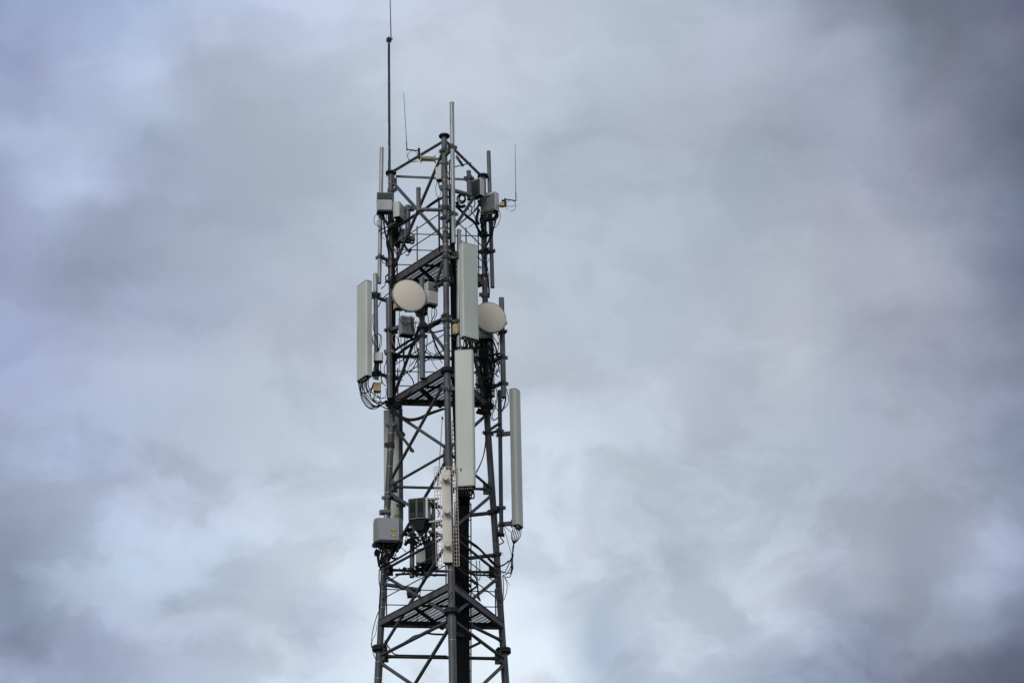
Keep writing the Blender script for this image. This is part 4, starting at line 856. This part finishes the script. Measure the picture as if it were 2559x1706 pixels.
# far left pipe and panel
LF = 'thin black cable on the far left galvanised pipe'
for g_, pts, w in [(4, [(372, 322), (410, 300), (432, 260), (438, 220), (470, 190)], 1.6), (4, [(440, 220), (436, 160), (470, 130)], 2), (4, [(340, 560), (380, 480), (440, 410), (500, 372)], 2.6), (4, [(268, 960), (285, 1040), (330, 1100), (340, 1145)], 2), (4, [(330, 908), (378, 930), (384, 1030), (348, 1135)], 2), (4, [(350, 905), (372, 960), (352, 1080), (340, 1140)], 2), (4, [(275, 650), (272, 760), (285, 870), (320, 960), (330, 1120)], 2), (4, [(270, 1060), (268, 950), (300, 920)], 2),
                   (4, [(300, 1285), (292, 1340), (272, 1430), (280, 1500)], 3), (4, [(320, 1285), (312, 1350), (320, 1450)], 3.5), (4, [(350, 1290), (345, 1380), (382, 1440), (378, 1500)], 3), (4, [(372, 1285), (370, 1400), (388, 1560)], 2.4), (4, [(335, 1290), (330, 1400), (300, 1480)], 3), (5, [(440, 440), (400, 400), (378, 320), (385, 270)], 2), (5, [(445, 130), (420, 200), (425, 270), (445, 345)], 2), (5, [(400, 280), (430, 340), (450, 400)], 1.3)]:
    cable(g_, pts, .05, w, LF, 'cables on the far left pipe')
LP = 'black jumper cable looping from the far left panel antenna to the left leg'
for pts in [[(78, 378), (100, 500), (130, 620), (200, 718), (270, 740), (345, 715), (450, 640)], [(105, 372), (110, 480), (150, 580), (220, 680), (300, 715), (380, 680), (470, 630)], [(130, 370), (135, 500), (180, 600), (260, 690), (330, 710), (430, 655)], [(152, 365), (140, 460), (170, 520), (220, 590), (280, 645), (370, 662), (480, 620)],
            [(176, 360), (180, 470), (230, 560), (290, 625), (400, 655), (470, 640)], [(196, 350), (190, 450), (222, 520), (262, 480), (276, 420)], [(90, 372), (95, 470), (130, 525), (180, 530), (250, 470), (275, 400)], [(215, 345), (210, 430), (240, 500), (300, 560), (380, 600), (420, 590)], [(165, 362), (160, 520), (210, 620), (300, 700), (400, 670), (465, 650)], [(120, 372), (120, 540), (170, 660), (240, 725), (320, 705)], [(275, 420), (240, 540), (270, 620), (340, 670), (430, 730), (490, 745)]]:
    cable(5, pts, (-.05, .3), 2.4, LP, 'jumper cables under the far left panel', 'jumper_cable')
cable(5, [(260, 310), (290, 345), (330, 360), (350, 370)], -.02, 1.8, 'thin coloured wire from the far left panel to the tan box', 'thin coloured wires', 'wire', 'earth')
for pts in [[(290, 530), (280, 600), (310, 665), (360, 692), (430, 722), (480, 742)], [(330, 525), (335, 560), (380, 600), (412, 590)], [(368, 515), (365, 620), (362, 660)], [(300, 600), (345, 590), (370, 630), (430, 690), (455, 660)], [(430, 600), (445, 540), (440, 470)], [(310, 525), (300, 560), (280, 640)]]: cable(5, pts, .05, 1.7, 'thin black cable under the tan box on the far left pipe', 'cables on the far left pipe')
# dish bay
LD = 'thin black cable hanging in the bay of the left dish'
for pts, Y, w in [([(985, 545), (985, 660), (1000, 740), (1012, 830)], -.35, 2), ([(1045, 555), (1040, 680), (1052, 790)], -.35, 2), ([(1080, 560), (1076, 660), (1036, 740), (1030, 810)], -.35, 2.4), ([(1090, 565), (1106, 640), (1076, 720), (1040, 790), (1000, 840)], -.35, 2), ([(850, 970), (900, 1070), (980, 1160), (1100, 1222), (1210, 1235)], (-.1, -.8), 2.8), ([(960, 1085), (1010, 1150), (1110, 1185), (1190, 1215)], (-.3, -.8), 2), ([(1040, 900), (1070, 1000), (1120, 1120), (1180, 1200), (1290, 1245)], (-.4, -.8), 5),
                  ([(600, 950), (620, 1050), (650, 1130), (672, 1200), (680, 1320), (702, 1400)], -.05, 2.4), ([(640, 950), (640, 1040), (680, 1140), (670, 1200)], -.05, 2), ([(690, 955), (680, 1080), (672, 1200), (690, 1350)], -.05, 3), ([(770, 670), (780, 800), (820, 940), (842, 1000)], -.3, 3), ([(620, 590), (625, 720), (680, 790), (780, 770), (862, 760)], -.4, 2), ([(720, 960), (705, 1060), (660, 1130)], -.05, 2), ([(835, 740), (820, 860), (830, 930)], -.25, 2),
                  ([(680, 1380), (740, 1440), (790, 1510), (806, 1590), (770, 1650), (700, 1730), (590, 1765)], -.1, 3), ([(1190, 640), (1160, 720), (1070, 790), (960, 860)], -.7, 2.4), ([(1190, 760), (1120, 790), (1050, 820), (970, 870)], -.7, 1.8), ([(760, 1220), (850, 1245), (1000, 1250), (1200, 1240)], -.1, 1.6), ([(570, 1190), (650, 1210), (760, 1200)], .3, 3), ([(565, 930), (600, 990), (590, 1080)], .2, 1.5), ([(700, 1000), (720, 1040), (690, 1060)], -.05, 1.6), ([(690, 1400), (640, 1460), (560, 1520)], 0, 4), ([(620, 1200), (615, 1330), (620, 1420)], .2, 1.2), ([(560, 1440), (620, 1500), (600, 1560)], .2, 2), ([(560, 1570), (640, 1510), (670, 1520)], .2, 1.6)]:
    cable(4, pts, Y, w, LD, 'thin cables in the dish bay')
cable(4, [(572, 910), (530, 935), (525, 1000), (560, 1080)], .0, 2, 'thin coloured wire looping left of the unit below the left dish', 'thin coloured wires', 'wire', 'earth')
cable(4, [(860, 770), (890, 820), (930, 860), (960, 870)], -.4, 1.8, 'thin coloured wire crossing the grey pipe below the left dish', 'thin coloured wires', 'wire', 'green')
LT = 'thick black cable bundle sagging across the bay below the left dish'
for pts, Y, w in [([(555, 1120), (700, 1022), (830, 952), (960, 872), (1060, 802), (1190, 715)], (.3, -.85), 4.5), ([(555, 1135), (700, 1035), (840, 962), (965, 885), (1065, 812), (1190, 735)], (.3, -.85), 3.5), ([(940, 885), (1060, 892), (1190, 862)], (-.4, -.9), 4), ([(570, 1165), (620, 1190), (800, 1195), (1000, 1205), (1200, 1205)], (.3, -.6), 5)]: cable(4, pts, Y, w, LT, 'thick cables between the legs')
LG = 'black cable pressed against the left leg in the dish bay'
for x, w, Y in ((528, 5, .2), (540, 6, .22), (552, 4, .25), (560, 3, .2)): cable(4, [(x-5, 0), (x, 350), (x+random.uniform(-5, 5), 700), (x+random.uniform(-8, 8), 1100), (x+random.uniform(-10, 10), 1500), (x-20, 1760)], Y, w, LG, 'cables down the left leg')
hang(pa_c, [(4, x, y) for x, y in ((1380, 1150), (1410, 1130), (1440, 1135), (1470, 1150), (1500, 1140), (1530, 1130), (1560, 1130), (1590, 1120))], YM+.05, 3, 'black jumper cable in the fringe under the upper front panel antenna', 'jumper cables under the front panels', .02)
for i in range(6): cable(4, [(1600+8*i, 1000), (1612+6*i, 1050+8*i), (1590+4*i, 1110+10*i), (1580, 1160)], YM+.1, 2.6, 'black jumper cable in the fringe under the upper front panel antenna', 'jumper cables under the front panels', 'jumper_cable')
# right leg clutter behind the panels
LQ = 'black cable in the tangle on the right leg below the right dish'
for i in range(16):
    x = 1655+i*11; y0 = random.uniform(985, 1080); cable(4, [(x, y0), (x+random.uniform(-25, 25), y0+150), (x+random.uniform(-30, 35), y0+320), (x+random.uniform(-15, 40), 1560), (1770+random.uniform(-40, 30), 1740)], .45+random.uniform(-.1, .1), random.uniform(2.5, 7), LQ, 'cables down the right leg')
for pts, w in [([(1640, 830), (1720, 900), (1830, 942), (1880, 1000), (1908, 1060), (1922, 1000)], 2), ([(1880, 900), (1908, 940), (1922, 985)], 2), ([(1830, 980), (1872, 1080), (1892, 1160), (1930, 1300)], 4), ([(1845, 1000), (1882, 1100), (1925, 1250)], 3), ([(1590, 1205), (1690, 1228), (1770, 1200), (1930, 1165)], 6), ([(1600, 1150), (1640, 1092), (1690, 1040), (1740, 1000)], 3), ([(1630, 1060), (1690, 1120), (1770, 1190)], 4), ([(1590, 1215), (1700, 1300), (1800, 1370), (1830, 1440)], 3), ([(1850, 1100), (1900, 1240), (1910, 1360), (1880, 1440)], 2), ([(1790, 1230), (1760, 1330), (1780, 1450)], 5), ([(1900, 1390), (1870, 1430), (1910, 1470)], 3),
               ([(1930, 1200), (1918, 1320), (1930, 1420)], 2), ([(1940, 1550), (1850, 1575), (1720, 1560)], 4), ([(1600, 1340), (1660, 1345), (1700, 1330)], 6), ([(1600, 1400), (1640, 1410), (1690, 1400)], 4), ([(1610, 1560), (1660, 1600), (1690, 1590)], 6), ([(1620, 1600), (1650, 1560), (1640, 1500)], 3)]:
    cable(4, pts, .25, w, LQ, 'cables down the right leg')
cable(4, [(1740, 1500), (1810, 1430), (1870, 1390), (1920, 1380)], .2, 2, 'thin coloured wire crossing the right leg tangle', 'thin coloured wires', 'wire', 'green')
LS = 'thin black cable looping right of the right leg at the middle platform'
for pts, w in [([(1850, 400), (1888, 500), (1890, 620), (1862, 700), (1835, 690)], 2.6), ([(1835, 620), (1830, 680), (1870, 712), (1902, 760)], 2), ([(1850, 630), (1850, 700), (1862, 740)], 2), ([(1870, 625), (1880, 700), (1860, 742), (1815, 720)], 2), ([(1845, 740), (1812, 830), (1842, 890), (1902, 850)], 2), ([(1855, 750), (1830, 840), (1862, 882), (1902, 858)], 2), ([(2005, 595), (1992, 680), (1958, 770)], 4), ([(2012, 470), (2040, 580), (2030, 680), (1965, 752)], 2.2), ([(1975, 605), (1958, 640)], 2), ([(1800, 520), (1812, 620), (1790, 700), (1770, 790)], 6), ([(1790, 440), (1806, 600), (1800, 760)], 4), ([(1740, 720), (1790, 760), (1810, 820)], 6), ([(1640, 745), (1700, 770), (1750, 790)], 9), ([(1620, 780), (1700, 800), (1760, 800)], 8), ([(1740, 800), (1748, 850)], 6)]:
    cable(5, pts, .4, w, LS, 'loops by the middle platform')
cable(5, [(1830+26*math.cos(a/3), 482+28*math.sin(a/3)) for a in range(24)], .35, 4, LS, 'loops by the middle platform')
LM_ = 'thick black cable drooping in an arc under the middle platform'
for o_, w in ((0, 5), (10, 5), (-9, 4), (18, 3)): cable(5, [(480, 620), (510, 700+o_), (560, 780+o_), (640, 842+o_), (750, 878+o_), (880, 858+o_), (1000, 802+o_), (1170, 745+o_*.6), (1250, 730)], (.3, -.6), w, LM_, 'thick cables between the legs')
for pts, w in [([(430, 640), (500, 700), (560, 700)], 10), ([(540, 640), (580, 700), (630, 700)], 14), ([(470, 650), (500, 690), (470, 740)], 5), ([(560, 740), (620, 720), (640, 700)], 9), ([(600, 610), (700, 580), (770, 500), (800, 420)], 2.6)]: cable(5, pts, .2, w, 'black cable in the knot where the left leg meets the middle platform', 'cables at the left platform corner')
for pts in ([(1738, 1060), (1740, 1170), (1712, 1350), (1662, 1480), (1620, 1560)], [(1745, 1060), (1746, 1180), (1720, 1340), (1665, 1490), (1618, 1580)]): cable(5, pts, (.5, -.6), 2, 'thin black cable hanging in a long curve left of the right leg', 'long hanging cables')
# under the lower front panel
hang(pb_c, [(6, x, y) for x, y in ((1410, 690), (1430, 700), (1450, 690), (1470, 690), (1490, 680), (1500, 700))], -.55, 3.4, 'black jumper cable in the fringe under the lower front panel antenna', 'jumper cables under the front panels', .03)
for i in range(12):
    x = 1390+i*17; cable(6, [(x, 505), (x+random.uniform(-8, 8), 560+random.uniform(0, 30)), (1420+i*8, 640), (1415+i*9, 740)], (YM-.1, -.5), random.uniform(3, 4.5), 'black jumper cable in the fringe under the lower front panel antenna', 'jumper cables under the front panels', 'jumper_cable')
# lower right panel
LJ = 'black jumper cable from the lower right panel antenna gathered into a bundle'
for i, (x, y, mx) in enumerate(((2105, 1030, 2080), (2130, 1040, 2100), (2150, 1045, 2125), (2172, 1045, 2150), (2190, 1045, 2175), (2210, 1042, 2198))):
    cable(6, [(x, y), (mx, 1140), (mx*.6+2105*.4, 1200), (2108, 1255), (2095, 1350-4*i), (2080+3*i, 1430), (2030-12*i, 1490+6*i), (1915, 1540+3*i)], (.42, .5), 2.4, LJ, 'jumper cables of the lower right panel', 'jumper_cable')
for pts, w in [([(2112, 1255), (2098, 1360), (2082, 1480), (2082, 1568), (2070, 1640)], 3.4), ([(2100, 1300), (2096, 1500), (2100, 1560)], 2.2), ([(1985, 1040), (2030, 1200), (2075, 1360), (2085, 1400)], 1.5), ([(2000, 1025), (2040, 1060), (2075, 1090), (2105, 1085)], 1.5), ([(1930, 1150), (1968, 1200), (1976, 1225), (1920, 1255)], 3), ([(1900, 1040), (1915, 1080), (1910, 1120)], 2)]: cable(6, pts, .45, w, LJ, 'jumper cables of the lower right panel', 'jumper_cable')
for pts in ([(2045, -30), (2060, 60), (2050, 130), (2000, 160), (1900, 130)], [(2055, 0), (2052, 100), (2025, 200), (1970, 210), (1930, 195)], [(2030, 0), (2000, 60), (1950, 150), (1890, 150)], [(2040, 60), (1990, 160), (1930, 190)], [(2000, 0), (1940, 60), (1870, 75)]): cable(7, pts, .5, 2.2, LJ, 'jumper cables of the lower right panel', 'jumper_cable')
sn = thing('camera_head', P(6, 1945, 1140, .4), 'small dark device hanging from the foot of the lower right pipe', 'device'); c = P(6, 1945, 1125, .4)
MB().cyl(c-Vector((.06, 0, 0)), c+Vector((.06, 0, -.01)), .032, None, 14).build('body', M['black'], sn); MB().ball(c+Vector((-.05, 0, .02)), .036).build('lens_hood', M['dark'], sn)
# cabinet and centre tangles
LC = 'black cable in the tangle under the warning cabinet'
for i in range(20):
    x = 330+i*16+random.uniform(-8, 8); y = 1215+random.uniform(0, 40); e = random.choice(((345, 1540), (400, 1500), (480, 1470), (560, 1400), (600, 1440), (520, 1420)))
    mx = random.uniform(-40, 40); cable(6, [(x, y), (x+mx*.5, y+80), ((x+e[0])/2+mx, y+150+random.uniform(-20, 40)), e], .1+random.uniform(-.12, .12), random.uniform(1.6, 4.5), LC, 'cables under the warning cabinet')
for pts, w in [([(350, 1330), (335, 1400), (345, 1500), (372, 1560)], 4), ([(365, 1340), (350, 1420), (352, 1500), (375, 1590)], 4), ([(330, 1320), (305, 1360), (315, 1400)], 8), ([(300, 1250), (380, 1270), (560, 1260)], 8), ([(285, 1290), (330, 1270), (420, 1290)], 7)]: cable(6, pts, .05, w, LC, 'cables under the warning cabinet')
cable(6, [(640, 1290), (700, 1350), (690, 1330)], .1, 1.6, LC, 'cables under the warning cabinet')
LE = 'thin black cable hanging under the twin dark-fronted cabinet'
for i in range(18):
    x = 850+i*9; y = 1075+random.uniform(-15, 25); e = (random.uniform(880, 1010), random.uniform(1200, 1300)); b_ = random.uniform(-35, 35)
    cable(6, [(x, y), (x+b_, y+50), ((x+e[0])/2-b_, y+110), e], -.80+random.uniform(-.1, .1), random.uniform(1.5, 3.2), LE, 'cables under the twin cabinet')
for pts, w in [([(925, 1085), (950, 1150), (985, 1165), (1010, 1150)], 2), ([(960, 1085), (975, 1130), (1000, 1150), (1020, 1130)], 2), ([(905, 1100), (930, 1230), (950, 1380), (940, 1460)], 2.4), ([(690, 1260), (730, 1210), (780, 1190), (830, 1230)], 9), ([(720, 1200), (780, 1220), (850, 1250)], 11), ([(800, 1180), (840, 1160), (870, 1200)], 7), ([(690, 1100), (720, 1060), (790, 1060)], 8), ([(700, 1040), (760, 1100), (840, 1130)], 7), ([(990, 700), (1000, 800), (1010, 920), (1060, 1010)], 6), ([(1020, 690), (1010, 780), (1030, 900)], 5), ([(1010, 1000), (1060, 1020), (1120, 1000)], 9), ([(1120, 690), (1100, 760), (1140, 840), (1120, 900)], 3), ([(1040, 1130), (1080, 1160), (1110, 1140)], 8)]: cable(6, pts, -.02, w, LE, 'cables under the twin cabinet')
hang(k_x, [(7, 600, 120), (7, 680, 100), (7, 800, 170)], .1, 2.4, 'thin black cable under the lower grey unit', 'cables under the lower units', .05); hang(k_y, [(7, 830, 190), (7, 980, 110), (7, 880, 160)], .1, 2.4, 'thin black cable under the lower grey unit', 'cables under the lower units', .04)
for x, y, w in ((700, 120, 8), (860, 110, 10), (960, 100, 8), (1040, 100, 7), (800, 130, 9)): cable(7, [(x-40, y-30), (x, y+10), (x+60, y-20)], .1, w, 'thin black cable under the lower grey unit', 'cables under the lower units')
LW = 'black cable tied along a horizontal strut above the lowest platform'
cable(6, [(380, 1545), (520, 1480), (700, 1375), (860, 1275), (1020, 1180)], (.2, -.75), 5, LW, 'cables tied along struts'); cable(6, [(1400, 1110), (1500, 1190), (1640, 1290), (1760, 1410), (1900, 1545)], (-.85, .45), 6, LW, 'cables tied along struts')
cable(6, [(1400, 1130), (1560, 1250), (1700, 1350), (1800, 1470), (1900, 1560)], (-.85, .45), 3, LW, 'cables tied along struts')
cable(7, [(560, 180), (700, 170), (900, 180), (1210, 185)], (.4, -.2), 6, LW, 'cables tied along struts'); cable(7, [(1510, 170), (1650, 185), (1820, 185)], (.3, .5), 5, LW, 'cables tied along struts')
cable(7, [(600, 90), (640, 150), (700, 165), (740, 130)], .2, 2, LW, 'cables tied along struts'); cable(7, [(790, 200), (850, 210), (900, 190)], 0, 2, LW, 'cables tied along struts'); cable(7, [(920, 200), (970, 215), (1000, 195)], 0, 2, LW, 'cables tied along struts')
LY = 'black cable in the tangle right of the front leg above the lowest platform'
for pts, w in [([(1370, 80), (1480, 150), (1562, 190), (1602, 270), (1612, 420), (1640, 515)], 4), ([(1380, 205), (1440, 330), (1520, 400), (1592, 452), (1632, 505)], 2.6), ([(1370, 130), (1420, 100), (1480, 140), (1590, 210)], 3), ([(1500, 250), (1560, 280), (1600, 320), (1540, 370), (1500, 400)], 5), ([(1320, 60), (1340, 200), (1400, 300), (1470, 380)], 4), ([(1230, 300), (1240, 372), (1290, 312)], 2), ([(1590, 0), (1600, 200), (1625, 250), (1640, 180), (1630, 0)], 2), ([(1400, 170), (1500, 210), (1570, 300)], 4), ([(1350, 250), (1450, 320), (1560, 430), (1640, 520)], 2), ([(1330, 0), (1325, 140), (1300, 260)], 3), ([(1380, 110), (1360, 190), (1400, 270), (1480, 400), (1580, 460)], 2)]: cable(7, pts, (-.7, -.1), w, LY, 'cables above the lowest platform')
cable(7, [(1440, 290), (1480, 300), (1520, 335)], -.3, 7, LY, 'cables above the lowest platform')
LZ = 'thin black cable hanging in front of the lowest platform'
cable(7, [(1010, 0), (920, 120), (905, 230), (872, 400), (842, 600), (832, 800), (852, 852)], (-.75, -.3), 2.2, LZ, 'cables hanging outside the lowest platform'); cable(7, [(1280, 400), (1240, 470), (1228, 520)], -1.3, 2.5, LZ, 'cables hanging outside the lowest platform')
LV = 'thin black cable drooping outside the left leg beside the lowest platform'
for pts, w in [([(362, 560), (345, 640), (312, 720), (265, 900), (250, 1050), (270, 1180), (300, 1255)], 2.2), ([(325, 770), (302, 930), (242, 1060), (258, 1125), (300, 1160)], 1.2), ([(322, 800), (310, 900), (262, 1020)], 1), ([(418, 1020), (470, 1110), (545, 1196), (700, 1209), (950, 1213), (1215, 1218)], 3.2), ([(270, 1150), (340, 1170), (400, 1160), (440, 1130)], 2), ([(350, 110), (345, 250), (362, 400), (345, 600)], 3)]: cable(7, pts, .3, w, LV, 'cables hanging outside the lowest platform')
cable(7, [(450, 1172), (600, 1085), (720, 1012), (790, 965), (870, 940), (960, 892)], (.35, -.5), 3, LV, 'cables hanging outside the lowest platform'); cable(7, [(950, 925), (1050, 940), (1200, 945)], (-.2, -.3), 5, LV, 'cables hanging outside the lowest platform')
LU = 'thin black cable beside the right leg above the lowest platform'
for pts, w in [([(1950, 215), (1980, 280), (1982, 380), (1942, 510)], 1.8), ([(1930, 190), (1938, 350), (1932, 560), (1945, 780)], 2.4), ([(1960, 220), (2020, 320)], 1)]: cable(7, pts, .5, w, LU, 'cables hanging outside the lowest platform')
# clusters of small pale balls on the front leg
for i, (x, y) in enumerate(((1235, 685), (1195, 752))):
    o = MB()
    for k in range(5): o.ball(P(3, x+random.uniform(-30, 30), y+random.uniform(-14, 14), YM-.07), .010, 7, 5)
    tag(o.build('cable_tie', M['wire']), ('upper' if i == 0 else 'lower')+' cluster of pale cable ties on the front leg beside the bright pipe', 'cable ties')

# loose thin leads that criss-cross the equipment bays
for (g_, x0, x1, y0, y1, n_, Y) in ((4, 580, 1190, 960, 1500, 16, -.2), (2, 250, 620, 1300, 1560, 10, .05), (2, 1340, 1700, 1150, 1500, 6, .1), (2, 1700, 1900, 1310, 1560, 6, .2), (4, 1640, 1920, 980, 1500, 14, .3), (6, 700, 1080, 1090, 1320, 10, -.1)):
    for i in range(n_):
        xa, ya = random.uniform(x0, x1), random.uniform(y0, y0+(y1-y0)*.5); xb, yb = xa+random.uniform(-130, 130), ya+random.uniform(60, (y1-y0)*.6); xb = min(max(xb, x0), x1)
        cable(g_, [(xa, ya), (xa+random.uniform(-25, 25), ya+(yb-ya)*.4), ((xa+xb)/2+random.uniform(-20, 20), ya+(yb-ya)*.75), (xb, yb)], Y+random.uniform(-.15, .15), random.uniform(1.2, 2.6), 'thin loose black lead among the equipment inside the tower bays', 'loose thin leads')
